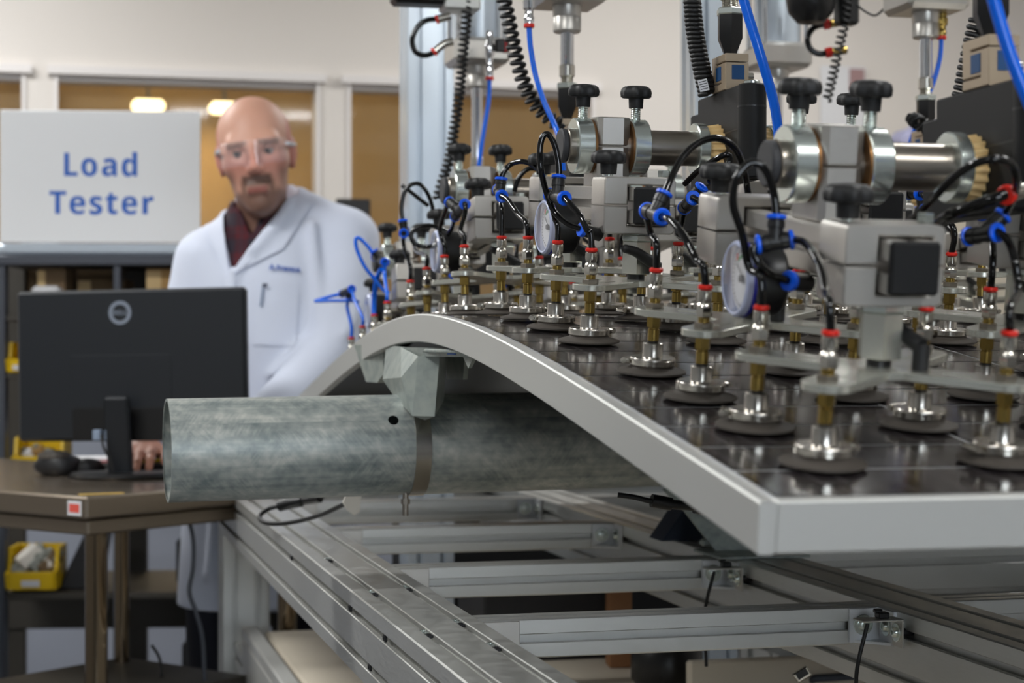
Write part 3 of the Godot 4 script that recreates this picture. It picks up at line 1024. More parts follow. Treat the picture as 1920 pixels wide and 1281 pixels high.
func knob_mesh(r := 0.0172) -> ArrayMesh:   # star grip: head with scalloped rim, hub below; y up, hub foot at 0
	var g := G.new()
	var prof := [[0.0105, 0.82], [0.0120, 0.97], [0.0165, 1.0], [0.0205, 0.93], [0.0228, 0.72], [0.0235, 0.35]]
	var lob := star(1.0)
	g.grid(func(s: float, t: float) -> Vector3:
		var i := t * (prof.size() - 1)
		var a: Array = prof[mini(int(i), prof.size() - 2)]
		var b: Array = prof[mini(int(i) + 1, prof.size() - 1)]
		var f: float = i - mini(int(i), prof.size() - 2)
		var an := -s * TAU
		var rr: float = r * lerpf(a[1], b[1], f) * (0.93 + 0.07 * cos(an * 7))
		return Vector3(cos(an) * rr, lerpf(a[0], b[0], f), sin(an) * rr), 84, 10, true)
	g.lathe([Vector2(r * 0.38, 0.0234), Vector2(0, 0.0238)], 24)
	g.lathe([Vector2(0, 0.0), Vector2(r * 0.42, 0.0), Vector2(r * 0.44, 0.0008), Vector2(r * 0.47, 0.0105), Vector2(r * 0.8, 0.0107)], 24)
	return g.mesh()

func make_spreaders() -> void:
	var proto := Node3D.new()
	# the plate: a cross of two rounded bars with a boss
	var bar := PackedVector2Array()
	for e in [-1.0, 1.0]:
		for k in 13:
			var a := (-PI / 2 + PI * k / 12) + (PI if e < 0 else 0.0)
			bar.append(Vector2(e * 0.0888, 0) + Vector2(cos(a), sin(a)) * 0.0172)
	var ang := atan2(0.062, 0.0635)
	var b1 := PackedVector2Array()
	var b2 := PackedVector2Array()
	for q in bar:
		b1.append(q.rotated(ang)); b2.append(q.rotated(-ang))
	var boss := PackedVector2Array()
	for k in 32: boss.append(Vector2(cos(TAU * k / 32), sin(TAU * k / 32)) * Vector2(0.036, 0.030))
	var x: PackedVector2Array = Geometry2D.merge_polygons(Geometry2D.merge_polygons(b1, b2)[0], boss)[0]
	var flat := Basis(Vector3.RIGHT, PI / 2)
	var plate := G.new().prism(x, 0.006, P3(0, 0.055, 0, flat), 0.0006)
	for q in [[1, 1], [1, -1], [-1, 1], [-1, -1]]:
		var a := atan2(q[1] * 0.062, q[0] * 0.0635)
		plate.box(Vector3(0.020, 0.0006, 0.0052), Transform3D(Basis(Vector3.UP, -a), Vector3(q[0] * 0.040, 0.05515, q[1] * 0.039)))
	part("spreader_plate", plate, mats.zinc_plate, proto)
	var pad := G.new().lathe([Vector2(0, 0), Vector2(0.0275, 0), Vector2(0.0290, 0.0008), Vector2(0.0288, 0.0022), Vector2(0.0225, 0.0040), Vector2(0.0195, 0.0048), Vector2(0.0175, 0.0068), Vector2(0.0175, 0.0085), Vector2(0, 0.0085)], 40).mesh()
	var metal := G.new().lathe([Vector2(0.0165, 0.0064), Vector2(0.0188, 0.0070), Vector2(0.0192, 0.0080), Vector2(0.0192, 0.0126), Vector2(0.0186, 0.0135), Vector2(0.0088, 0.0138), Vector2(0.0086, 0.0142), Vector2(0.0086, 0.0252), Vector2(0.0080, 0.0258), Vector2(0.0050, 0.0258), Vector2(0.0046, 0.0240), Vector2(0, 0.0240)], 40).mesh()
	var seal := G.new().rod(0.0047, 0.0245, 0.0275, 20).mesh()
	var stem := G.new().rod(0.0049, 0.0268, 0.0375, 20, Transform3D(), 0.0006).rod(0.0043, 0.0375, 0.0385, 16).rod(0.0062, 0.0385, 0.0492, 6, Transform3D(), 0.0005, true).mesh()
	var nut := G.new().rod(0.0078, 0.0550, 0.0595, 6, Transform3D(), 0.0005, true).mesh()
	var thread := G.new().rod(0.0045, 0.0592, 0.0632, 20).mesh()
	var fit := G.new().lathe([Vector2(0.0040, 0.0628), Vector2(0.0058, 0.0634), Vector2(0.0065, 0.0642), Vector2(0.0065, 0.0712), Vector2(0.0056, 0.0730)], 6, Transform3D(), true).lathe([Vector2(0.0062, 0.0716), Vector2(0.0055, 0.0738), Vector2(0.0047, 0.0748), Vector2(0.0052, 0.0765), Vector2(0.0056, 0.0785), Vector2(0.0056, 0.0842), Vector2(0.0049, 0.0850), Vector2(0, 0.0850)], 28).mesh()
	var red := G.new().lathe([Vector2(0.0046, 0.0852), Vector2(0.0056, 0.0856), Vector2(0.0059, 0.0868), Vector2(0.0056, 0.0882), Vector2(0.0046, 0.0888), Vector2(0.0034, 0.0885), Vector2(0.0030, 0.0868)], 28).mesh()
	var screw := G.new().lathe([Vector2(0.0194, -0.0022), Vector2(0.0197, -0.002), Vector2(0.0197, 0.002), Vector2(0.0194, 0.0022)], 40).box(Vector3(0.007, 0.0055, 0.008), P3(0.0215, 0, 0), 0.0008).rod(0.0026, -0.008, 0.008, 12, Transform3D(Basis(Vector3.RIGHT, PI / 2), Vector3(0.0235, 0.0005, 0))).mesh()
	var turns := [0.4, 2.7, 3.3, 1.9]
	var n := 0
	for e in [[-1, 1], [-1, -1], [1, 1], [1, -1]]:
		var cup := Node3D.new()
		cup.name = "suction_cup"
		cup.position = Vector3(e[0] * 0.0635, 0, e[1] * 0.062)
		proto.add_child(cup, true)
		part("rubber_pad", pad, mats.rubber, cup)
		part("cup_holder", metal, mats.stainless, cup)
		part("seal_ring", seal, mats.black_plastic, cup)
		part("brass_stem", stem, mats.brass, cup)
		part("lock_nut", nut, mats.shaft_steel, cup)
		part("brass_thread", thread, mats.brass, cup)
		part("push_fitting", fit, mats.nickel, cup)
		part("release_collar", red, mats.red_plastic, cup)
		part("hose_clamp", screw, mats.nickel, cup, Transform3D(Basis(Vector3.UP, turns[n]), Vector3(0, 0.0098, 0)))
		n += 1
	part("washer", G.new().rod(0.0085, 0.055, 0.0605, 24), mats.black_plastic, proto)
	var hex := G.new().rod(0.0155, 0.0605, 0.0925, 6, Transform3D(Basis(Vector3.UP, 0.25), Vector3()), 0.0007, true)
	part("hex_standoff", hex, mats.zinc_plate, proto)
	part("hex_nut", G.new().rod(0.0165, 0.0927, 0.0985, 6, Transform3D(Basis(Vector3.UP, 0.25), Vector3()), 0.0008, true), mats.zinc_steel, proto)
	part("stud", G.new().rod(0.0075, 0.0985, 0.104, 20), mats.zinc_steel, proto)
	var lev := G.new().rod(0.0058, 0.055, 0.073, 20, Transform3D(), 0.0008)
	lev.tube(smooth([Vector3(0, 0.0715, 0), Vector3(-0.012, 0.0765, 0), Vector3(-0.024, 0.083, 0), Vector3(-0.037, 0.0865, 0)], 5), 0.0062, 10, 0.0042)
	lev.ball(Vector3(0.0044, 0.0042, 0.0042), P3(-0.0372, 0.0865, 0))
	part("clamp_lever", lev, mats.black_knob, proto, Transform3D(Basis(Vector3.UP, 0.35), Vector3(0.014, 0, 0.019)))
	for i in 8:
		for j in 4:
			var o := copy(proto, "suction_plate", "four-cup zinc suction plate, %s, %s" % [ROWS[i], COLS[j]], unit_at(i, j))
			o.set_meta("category", "suction plate")
			o.set_meta("group", "four-cup suction plates on the solar panel")
			if j == 0 and i % 2 == 0 and i < 2:
				(o.get_node("clamp_lever") as Node3D).transform = Transform3D(Basis(Vector3.UP, -1.1), Vector3(0.021, 0, 0.021))
	proto.free()

func make_beams() -> void:
	# length-wise carrier beams, each over two suction plates
	var rail := profile(0.036, 0.036, 0.332, 1, 1, 0.008).mesh()
	var cap := G.new().box(Vector3(0.0358, 0.0358, 0.005), Transform3D(), 0.002).mesh()
	var half := PackedVector2Array([Vector2(-0.043, 0.0008), Vector2(0.0285, 0.0008), Vector2(0.0285, 0.0235), Vector2(0.027, 0.0262), Vector2(0.024, 0.0275), Vector2(-0.0395, 0.0275), Vector2(-0.0418, 0.0265), Vector2(-0.043, 0.0235)])
	var lower := PackedVector2Array()
	for q in half: lower.append(Vector2(q.x, -q.y))
	var open_ := PackedVector2Array([Vector2(-0.0195, -0.0195), Vector2(0.0195, -0.0195), Vector2(0.0195, 0.0195), Vector2(-0.0195, 0.0195)])
	var up_poly: PackedVector2Array = Geometry2D.clip_polygons(half, open_)[0]
	var lo_poly: PackedVector2Array = Geometry2D.clip_polygons(lower, open_)[0]
	var knob := knob_mesh(0.0178)
	var proto := Node3D.new()
	part("beam", rail, mats.sandblasted_aluminium, proto, P3(0, 0.127, -0.166))
	for e in [1.0, -1.0]:
		part("end_cap", cap, mats.black_plastic, proto, P3(0, 0.127, 0.1678 * e))
		var zc: float = 0.1205 * e + (0.012 if e > 0 else 0.0) - 0.025
		var blk := part("clamp_block", G.new().prism(up_poly, 0.046, P3(0, 0.127, zc), 0.0012), mats.sandblasted_aluminium, proto)
		part("lower_jaw", G.new().prism(lo_poly, 0.046, P3(0, 0.127, zc), 0.0012), mats.sandblasted_aluminium, blk)
		part("star_knob", knob, mats.black_knob, blk, P3(-0.0325, 0.1565, zc + 0.022))
		part("stud", G.new().rod(0.0045, 0.155, 0.158, 14), mats.zinc_steel, blk, P3(-0.0325, 0, zc + 0.022))
		part("bolt", G.new().rod(0.0062, 0.155, 0.1615, 6, Transform3D(), 0.0006, true), mats.zinc_steel, blk, P3(0.0225, 0, zc + 0.026))
	for k in 4:
		for j in 4:
			var o := copy(proto, "carrier_beam", "aluminium carrier beam over the %s pair of suction plates, %s" % [QUADS[k], COLS[j]], rig_at(k, unit_u(j)))
			o.set_meta("category", "carrier beam")
			o.set_meta("group", "aluminium carrier beams above the suction plates")
	proto.free()

func make_shafts() -> void:
	var proto := Node3D.new()
	var ax := Basis(Vector3.BACK, -PI / 2)   # y becomes x
	var h := 0.186
	part("shaft", G.new().rod(0.0182, -0.1665, 0.1665, 40, Transform3D(), 0.001), mats.shaft_steel, proto, P3(0, h, 0, ax))
	var collar := G.new().lathe([Vector2(0.0184, -0.0088), Vector2(0.0277, -0.0088), Vector2(0.0288, -0.0077), Vector2(0.0288, 0.0077), Vector2(0.0277, 0.0088), Vector2(0.0184, 0.0088)], 48).mesh()
	var knob := knob_mesh(0.0168)
	var stud := G.new().rod(0.0052, 0, 0.0008, 20)
	for r in 7: stud.lathe([Vector2(0.0046, 0.0008 + r * 0.002), Vector2(0.0052, 0.0018 + r * 0.002), Vector2(0.0046, 0.0028 + r * 0.002)], 20)
	var stud_m := stud.mesh()
	var block := PackedVector2Array([Vector2(-0.0195, 0.0008), Vector2(0.0195, 0.0008), Vector2(0.0195, 0.030)  , Vector2(-0.0195, 0.030)])
	for s in [-1.0, 1.0]:
		var c: float = 0.1205 * s
		for e in [-1.0, 1.0]:
			var o := part("collar", collar, mats.zinc_steel, proto, P3(c + e * 0.0300, h, 0, ax))
			var back := o.transform.affine_inverse()
			part("stud", stud_m, mats.zinc_steel, o, back * P3(c + e * 0.0285, h + 0.0285, 0))
			part("star_knob", knob, mats.black_knob, o, back * P3(c + e * 0.0285, h + 0.0400, 0, Basis(Vector3.UP, e + s)))
			part("wear_ring", G.new().rod(0.0276, -0.0016, 0.0016, 40), mats.bronze, o, back * P3(c + e * 0.0205, h, 0, ax))
		# clamp block round the shaft: chamfered top half and the foot that stands on the carrier beam
		var plan := PackedVector2Array([Vector2(-0.0185, -0.026), Vector2(0.0185, -0.026), Vector2(0.0185, 0.014), Vector2(0.008, 0.027), Vector2(-0.014, 0.027), Vector2(-0.0185, 0.022)])
		var lying := Basis(Vector3(1, 0, 0), Vector3(0, 0, 1), Vector3(0, -1, 0))   # polygon x along u, y towards the viewer, pushed down
		var b := part("pivot_block", G.new().prism(plan, 0.0290, P3(c, h + 0.0298, 0, lying), 0.0012), mats.sandblasted_aluminium, proto)
		part("pivot_foot", G.new().prism(plan, 0.0400, P3(c, h - 0.0008, 0, lying), 0.0008), mats.sandblasted_aluminium, b)
		part("end_cap", G.new().rod(0.0176, 0, 0.007, 32, Transform3D(), 0.0015), mats.end_cap_grey, proto, P3(s * 0.1665, h, 0, Basis(Vector3.BACK, -PI / 2 * s)))
		# inner collar and the fluted nylon ring beside the bracket
		part("inner_collar", G.new().lathe([Vector2(0.0184, -0.006), Vector2(0.0255, -0.006), Vector2(0.0268, -0.005), Vector2(0.0268, 0.005), Vector2(0.0255, 0.006), Vector2(0.0184, 0.006)], 48), mats.zinc_steel, proto, P3(s * 0.0405, h, 0, ax))
		var g := G.new()
		for q in [[0.0, 0.0235, 0.0235], [0.011, 0.0265, 0.0255]]: pass
		g.grid(func(a: float, t: float) -> Vector3:
			var an := -a * TAU
			var r := lerpf(0.0232, 0.0250, t) + 0.0021 * (0.3 + 0.7 * t) * signf(cos(an * 20.0)) * sqrt(absf(cos(an * 20.0)))
			return Vector3(cos(an) * r, lerpf(0.0, 0.0200, t), sin(an) * r), 240, 2, true)
		g.lathe([Vector2(0.0235, 0.0200), Vector2(0.0184, 0.0200)], 40).lathe([Vector2(0.0184, 0.0), Vector2(0.0225, 0.0)], 40)
		part("fluted_ring", g, mats.ribbed_nylon, proto, P3(s * 0.0345, h, 0, Basis(Vector3.BACK, PI / 2 * s)))
	for k in 4:
		for j in 2:
			var o := copy(proto, "pivot_shaft", "steel pivot shaft with zinc collars, %s across the %s" % [QUADS[k], HALVES[j]], rig_at(k, CYL_U[j] + [0.009, 0.005, 0.0, 0.0][k]))
			for q in o.get_children():
				if k < 2 and (q.name.begins_with("inner_collar") or q.name.begins_with("fluted_ring")): q.position.x += 0.018
			o.set_meta("category", "pivot shaft")
			o.set_meta("group", "pivot shafts across the carrier beams")
	proto.free()

func rig_top(k: int, j: int) -> Vector3:   # middle of the pivot shaft
	return rig_at(k, CYL_U[j]) * Vector3(0.018 if k < 2 else 0.0, 0.186, 0)

func make_cylinders() -> void:
	for k in 4:
		for j in 2:
			var c := rig_top(k, j)
			var words := "%s over the %s" % [QUADS[k], HALVES[j]]
			var t := thing("load_bracket", "black forked bracket gripping the pivot shaft, %s" % words, "bracket", c, TURN, "black brackets on the pivot shafts")
			# side outline in v (x, away) and height, pushed along u
			var side := PackedVector2Array([Vector2(-0.064, -0.036), Vector2(0.088, -0.036), Vector2(0.088, 0.045), Vector2(0.064, 0.045), Vector2(0.064, 0.060), Vector2(-0.064, 0.060)])
			var along := Basis(Vector3(0, 0, -1), Vector3(0, 1, 0), Vector3(1, 0, 0))
			var g := G.new().prism(side, 0.028, P3(-0.014, 0, 0, along), 0.0018)
			g.rod(0.0148, -0.036, 0.0605, 28, P3(0, 0, 0.064), 0.0018)
			part("body", g, mats.black_bracket, t)
			part("seam", G.new().rod(0.0150, 0.0365, 0.0385, 28, P3(0, 0, 0.064)).prism(PackedVector2Array([Vector2(-0.064, 0.014), Vector2(0.0885, 0.012), Vector2(0.0885, 0.0136), Vector2(-0.064, 0.0156)]), 0.0286, P3(-0.0143, 0, 0, along)), mats.black_plastic, t)
			part("screw_head", G.new().rod(0.0085, 0.060, 0.0640, 20, P3(0, 0, 0.064), 0.0008), mats.zinc_steel, t)
			part("screw_head", G.new().rod(0.006, 0.045, 0.0485, 20, P3(0, 0, -0.076), 0.0008), mats.zinc_steel, t)
			t = thing("load_cell", "tan load cell with blue labels, %s" % words, "load cell", c + Vector3(0, 0.0605, 0), TURN, "tan load cells under the cylinders")
			var cell := PackedVector2Array([Vector2(-0.021, 0), Vector2(0.021, 0), Vector2(0.021, 0.0075), Vector2(-0.008, 0.0075), Vector2(-0.008, 0.0087), Vector2(0.021, 0.0087), Vector2(0.021, 0.038), Vector2(-0.021, 0.038), Vector2(-0.021, 0.0297), Vector2(0.008, 0.0297), Vector2(0.008, 0.0285), Vector2(-0.021, 0.0285)])
			part("body", G.new().prism(cell, 0.026, P3(-0.013, 0, 0, along), 0.0008), mats.tan_metal, t)
			part("blue_label", G.new().box(Vector3(0.0006, 0.0145, 0.015), P3(-0.0133, 0.0185, 0.001), 0.0002), mats.label_blue, t)
			part("blue_label", G.new().box(Vector3(0.0138, 0.0150, 0.0006), P3(0.001, 0.0185, 0.0213), 0.0002), mats.label_blue, t)
			part("cable_gland", G.new().rod(0.0045, 0, 0.012, 12, P3(0.013, 0.017, 0.0, Basis(Vector3.BACK, -PI / 2))), mats.nickel, t)
			# cylinder: joint, rod, nose, square head, round barrel, tie rods
			t = thing("pneumatic_cylinder", "pneumatic cylinder with polished rod, %s" % words, "pneumatic cylinder", c + Vector3(0, 0.0985, 0), TURN, "pneumatic cylinders hanging from the gantry")
			var ox := c.y - EYE + 0.0985
			var nose: float = (0.42 if j == 0 else 0.432) - ox
			part("joint", G.new().lathe([Vector2(0, 0), Vector2(0.0075, 0.0), Vector2(0.0080, 0.004), Vector2(0.0140, 0.018), Vector2(0.0140, 0.043), Vector2(0, 0.043)], 6, Transform3D(Basis(Vector3.UP, 0.3), Vector3()), true), mats.black_plastic, t)
			part("jam_nut", G.new().rod(0.0152, 0.043, 0.0505, 6, Transform3D(Basis(Vector3.UP, 0.3), Vector3()), 0.0012, true), mats.zinc_steel, t)
			var th := G.new()
			for r in 5: th.lathe([Vector2(0.0080, 0.0505 + r * 0.0017), Vector2(0.0088, 0.0513 + r * 0.0017), Vector2(0.0080, 0.0522 + r * 0.0017)], 24)
			part("thread", th, mats.nickel, t)
			part("coupling", G.new().rod(0.0108, 0.059, 0.0755, 24, Transform3D(), 0.0012), mats.nickel, t)
			part("piston_rod", G.new().rod(0.0094, 0.0755, nose + 0.02, 28), mats.chrome, t)
			part("nose", G.new().lathe([Vector2(0.0098, nose), Vector2(0.0175, nose), Vector2(0.0192, nose + 0.002), Vector2(0.0192, nose + 0.020), Vector2(0.0188, nose + 0.0208), Vector2(0.0192, nose + 0.0216), Vector2(0.0200, nose + 0.036)], 36), mats.sandblasted_aluminium, t)
			part("head", G.new().box(Vector3(0.094, 0.042, 0.094), P3(0, nose + 0.057, 0), 0.007), mats.sandblasted_aluminium, t)
			part("barrel", G.new().rod(0.040, nose + 0.078, nose + 0.29, 40), mats.silver_bar, t)
			part("rear_head", G.new().box(Vector3(0.094, 0.042, 0.094), P3(0, nose + 0.31, 0), 0.007), mats.frame_aluminium, t)
			for q in [[1, 1], [1, -1], [-1, 1], [-1, -1]]:
				part("tie_rod", G.new().rod(0.0045, nose + 0.07, nose + 0.30, 12, P3(q[0] * 0.038, 0, q[1] * 0.038)), mats.chrome, t)
	# gantry: two posts beyond the panel's far end, and the beams that carry the cylinders
	var post := profile(0.09, 0.09, 2.30, 2, 2, 0.010).mesh()
	var over := profile(0.09, 0.09, 3.1, 2, 2, 0.010).mesh()
	var cross := profile(0.09, 0.09, 1.4, 2, 2, 0.010).mesh()
	var g0 := on_panel(0.53, 2.5, -EYE)
	var t := thing("gantry", "tall gantry of slotted aluminium posts and beams carrying the cylinders", "gantry", g0, TURN)
	var up := Basis(Vector3.RIGHT, -PI / 2)
	for e in [-0.25, 0.325]:
		for z in [0.0, 2.95]:
			part("post", post, mats.silver_bar, t, P3(e if z < 1.0 else e * 5.0, 0, z, up))
		part("beam", over, mats.anodised_aluminium, t, P3(-0.265 if e < 0 else 0.265, EYE + 0.82, -0.05))
	for z in [0.0, 2.95]:
		part("cross_beam", cross if z < 1 else profile(0.09, 0.09, 2.9, 2, 2, 0.01).mesh(), mats.anodised_aluminium, t, P3(-0.7 if z < 1 else -1.45, EYE + 0.91, z, Basis(Vector3.UP, PI / 2)))

func make_gauges() -> void:
	var ax := Basis(Vector3.BACK, PI / 2)   # y becomes -x: the face looks left
	for k in 4:
		var r := rig_at(k, CYL_U[0])
		var t := Node3D.new()
		t.name = numbered("pressure_gauge")
		add_child(t)
		tag(t, "round vacuum gauge in a black case, %s on the panel's left edge" % QUADS[k], "pressure gauge", "vacuum gauges on the left edge")
		t.transform = Transform3D(Basis(Vector3.UP, TURN + (0.06 if k == 1 else 0.0)), r * Vector3(-0.180, 0.102, 0.012))
		part("case", G.new().lathe([Vector2(0, -0.026), Vector2(0.024, -0.026), Vector2(0.0265, -0.023), Vector2(0.0272, -0.002), Vector2(0.0262, 0.0), Vector2(0.0245, 0.0005), Vector2(0, 0.0005)], 48), mats.gauge_case, t, Transform3D(ax, Vector3()))
		part("dial", G.new().rod(0.0242, 0.0004, 0.0010, 40), mats.label_white, t, Transform3D(ax, Vector3()))
		part("rim", G.new().lathe([Vector2(0.0245, 0.0), Vector2(0.0278, 0.0004), Vector2(0.0282, 0.003), Vector2(0.0278, 0.0066), Vector2(0.0262, 0.0082), Vector2(0.0246, 0.0078)], 48), mats.gauge_rim, t, Transform3D(ax, Vector3()))
		part("blue_band", G.new().lathe([Vector2(0.0281, 0.0), Vector2(0.0285, 0.0006), Vector2(0.0285, 0.0022), Vector2(0.0281, 0.0028)], 48), mats.gauge_blue, t, Transform3D(ax, Vector3()))
		part("lens", G.new().lathe([Vector2(0.0247, 0.0076), Vector2(0.018, 0.0085), Vector2(0, 0.0090)], 40), mats.clear, t, Transform3D(ax, Vector3()))
		# dial print: green arc, red end, tick marks, needle
		var arc := G.new()
		for s in 22:
			var a := deg_to_rad(-30.0 + 8.0 * s)
			arc.box(Vector3(0.0024, 0.0004, 0.0022), Transform3D(Basis(Vector3.UP, -a), Vector3(cos(a) * 0.0165, 0.0012, sin(a) * 0.0165)))
		part("green_scale", arc, mat_once("dial_green", Color(0.10, 0.55, 0.25)), t, Transform3D(ax, Vector3()))
		var ticks := G.new()
		for s in 31:
			var a := deg_to_rad(-210.0 + 9.0 * s)
			ticks.box(Vector3(0.0026 if s % 5 == 0 else 0.0014, 0.0003, 0.0005), Transform3D(Basis(Vector3.UP, -a), Vector3(cos(a) * 0.0205, 0.0012, sin(a) * 0.0205)))
		part("tick_marks", ticks, mats.dark_part, t, Transform3D(ax, Vector3()))
		part("red_mark", G.new().box(Vector3(0.005, 0.0004, 0.004), P3(0.0165, 0.0013, -0.0105)), mats.red_plastic, t, Transform3D(ax, Vector3()))
		part("needle", G.new().box(Vector3(0.021, 0.0004, 0.0010), Transform3D(Basis(Vector3.UP, 0.8), Vector3(0.004, 0.0028, 0))).rod(0.0028, 0.001, 0.0036, 16), mats.dark_part, t, Transform3D(ax, Vector3()))
		part("stem", G.new().rod(0.0055, -0.05, -0.025, 12), mats.nickel, t, Transform3D(ax, Vector3()))

func mat_once(called: String, c: Color) -> StandardMaterial3D:
	if not mats.has(called): mat(called, c, 0.5)
	return mats[called]


# ---------------------------------------------------------------- hoses and tee fittings
func hose(label: String, pts: Array, r := 0.003, m: Material = null, group := "black air hoses of the suction cups") -> void:
	var o: Vector3 = pts[0]
	var t := thing("air_hose", label, "hose", o, 0.0, group)
	var q := []
	for p in smooth(pts): q.append(p - o)
	part("tubing", G.new().tube(q, r, 12), m if m else mats.black_hose, t)

func tee(label: String, back: Vector3, front: Vector3, top: Vector3) -> void:   # mouths of the three ports
	var c := (back + front) / 2.0
	var t := thing("tee_fitting", label, "hose fitting", c, 0.0, "black push-in tees with blue rings")
	var run := aim(back - c, front - c)
	var l := (front - back).length()
	part("body", G.new().rod(0.0056, 0.002, l - 0.002, 24, run, 0.0006).rod(0.0064, 0.004, l * 0.36, 24, run, 0.0005).rod(0.0064, l * 0.64, l - 0.004, 24, run, 0.0005).rod(0.0056, 0, (top - c).length() - 0.002, 24, aim(Vector3(), top - c), 0.0006).rod(0.0064, 0.010, (top - c).length() - 0.004, 24, aim(Vector3(), top - c), 0.0005), mats.black_plastic, t)
	var ring := G.new().lathe([Vector2(0.0034, 0.0030), Vector2(0.0034, 0.0), Vector2(0.0058, -0.0002), Vector2(0.0071, 0.0006), Vector2(0.0072, 0.0026), Vector2(0.0060, 0.0034), Vector2(0.0034, 0.0030)], 28)
	for e in [[back - c, -1.0], [front - c, 1.0], [top - c, 1.0]]:
		var dir: Vector3 = (front - back).normalized() * e[1] if e[0] != top - c else (top - c).normalized()
		part("blue_ring", ring, mats.blue_plastic, t, aim(e[0] - dir * 0.003, e[0]))

func pxs(list: Array) -> Array:   # [x, y, depth] in the photograph's frame, to points in the room
	var out := []
	for q in list: out.append(PX(q[0], q[1], q[2]))
	return out

func make_hoses() -> void:
	var top := Vector3(0, 0.0, 0)
	# nearest plate
	tee("black tee with blue rings, nearest along the left edge beside the nearest gauge", PX(1418, 459, 1.325), PX(1487, 449, 1.325), PX(1456, 403, 1.325))
	var c := collet(0, 0, true, false)
	hose("black hose looping high from the nearest tee down behind the nearest gauge", [c, c + Vector3(-0.001, 0.02, 0)] + pxs([[1404, 500, 1.335], [1392, 440, 1.33], [1375, 385, 1.325], [1380, 338, 1.32], [1402, 309, 1.32], [1425, 309, 1.32], [1442, 332, 1.322], [1452, 368, 1.325], [1456, 405, 1.325]]))
	c = collet(0, 0, false, false)
	hose("black hose arching right from the nearest tee to the nearest cup", pxs([[1487, 449, 1.325], [1510, 456, 1.30], [1535, 492, 1.26], [1549, 545, 1.23]]) + [c + Vector3(-0.001, 0.018, 0), c])
	hose("black hose from the nearest tee to a black elbow beside the nearest gauge", pxs([[1418, 459, 1.325], [1412, 470, 1.325], [1424, 495, 1.325], [1447, 515, 1.33], [1480, 527, 1.34]]))
	var t := thing("elbow_fitting", "black elbow with a blue ring between the nearest gauge and clamp block", "hose fitting", PX(1480, 527, 1.34))
	part("body", G.new().rod(0.0066, 0.002, 0.022, 24, aim(Vector3(), PX(1530, 533, 1.36) - PX(1480, 527, 1.34)), 0.001), mats.black_plastic, t)
	part("blue_ring", G.new().rod(0.0075, -0.002, 0.0025, 24, aim(Vector3(), PX(1530, 533, 1.36) - PX(1480, 527, 1.34)), 0.0006), mats.blue_plastic, t)
	# second plate
	tee("black tee with blue rings in front of the third row's clamp block", PX(1213, 395, 1.545), PX(1242, 407, 1.50), PX(1247, 360, 1.525))
	c = collet(1, 0, false, false)
	hose("black hose from the second tee down to the third cup", pxs([[1242, 407, 1.50], [1258, 414, 1.48], [1284, 445, 1.46], [1305, 485, 1.45]]) + [c + Vector3(-0.002, 0.015, 0), c])
	c = collet(1, 0, true, false)
	hose("straight black hose from the second tee down to the fourth cup", pxs([[1213, 395, 1.545], [1213, 408, 1.56], [1221, 440, 1.572]]) + [c + Vector3(0, 0.02, 0), c])
	hose("black hose rising in a wide arch from the second tee to the right", pxs([[1247, 361, 1.525], [1258, 335, 1.53], [1278, 298, 1.54], [1306, 270, 1.55], [1342, 259, 1.56], [1372, 272, 1.57], [1389, 300, 1.58], [1400, 345, 1.60], [1408, 400, 1.60], [1418, 440, 1.58]]))
	# third plate
	tee("black tee with blue rings left of the third row's pivot clamp", PX(1031, 366, 1.82), PX(1059, 372, 1.775), PX(1048, 329, 1.80))
	c = collet(2, 0, false, false)
	hose("black hose from the third tee down to the fifth cup", pxs([[1059, 372, 1.775], [1070, 384, 1.765], [1088, 405, 1.755], [1101, 432, 1.75]]) + [c + Vector3(-0.001, 0.014, 0), c])
	c = collet(2, 0, true, false)
	hose("straight black hose from the third tee down to the sixth cup beside a gauge", pxs([[1031, 366, 1.82], [1033, 378, 1.84], [1040, 408, 1.87]]) + [c + Vector3(0, 0.014, 0), c])
	hose("black hose in a tall narrow loop above the third tee", pxs([[1048, 330, 1.80], [1047, 305, 1.80], [1040, 272, 1.80], [1028, 252, 1.80], [1017, 258, 1.80], [1012, 285, 1.80], [1015, 322, 1.80], [1025, 362, 1.81], [1040, 398, 1.81], [1064, 420, 1.80], [1090, 430, 1.79]]))
	t = thing("elbow_fitting", "black elbow with a blue ring below the third row's clamp block", "hose fitting", PX(1091, 430, 1.79))
	part("body", G.new().rod(0.0066, 0.002, 0.022, 24, aim(Vector3(), PX(1125, 440, 1.80) - PX(1091, 430, 1.79)), 0.001), mats.black_plastic, t)
	part("blue_ring", G.new().rod(0.0075, -0.002, 0.0025, 24, aim(Vector3(), PX(1125, 440, 1.80) - PX(1091, 430, 1.79)), 0.0006), mats.blue_plastic, t)
	# fourth plate
	tee("black tee with blue rings in front of the fifth row's square end cap", PX(934, 356, 2.11), PX(941, 368, 2.05), PX(940, 333, 2.08))
	c = collet(3, 0, false, false)
	hose("black hose from the fourth tee down to the seventh cup", pxs([[941, 368, 2.05], [953, 376, 2.04], [970, 400, 2.02]]) + [c + Vector3(-0.002, 0.014, 0), c])
	c = collet(3, 0, true, false)
	hose("straight black hose from the fourth tee down to the eighth cup", pxs([[934, 356, 2.11], [935, 372, 2.12]]) + [c + Vector3(0, 0.03, 0), c])
	hose("black hose arching right from the fourth tee behind the tall loop", pxs([[940, 334, 2.08], [946, 320, 2.08], [960, 307, 2.08], [980, 303, 2.07], [1000, 310, 2.06], [1015, 326, 2.05], [1030, 350, 2.04], [1050, 380, 2.03]]))
	hose("black hose arching from the fourth clamp block up behind the tall loop", pxs([[964, 360, 2.3], [972, 335, 2.3], [988, 318, 2.3], [1005, 317, 2.3], [1020, 330, 2.3], [1034, 352, 2.3]]))
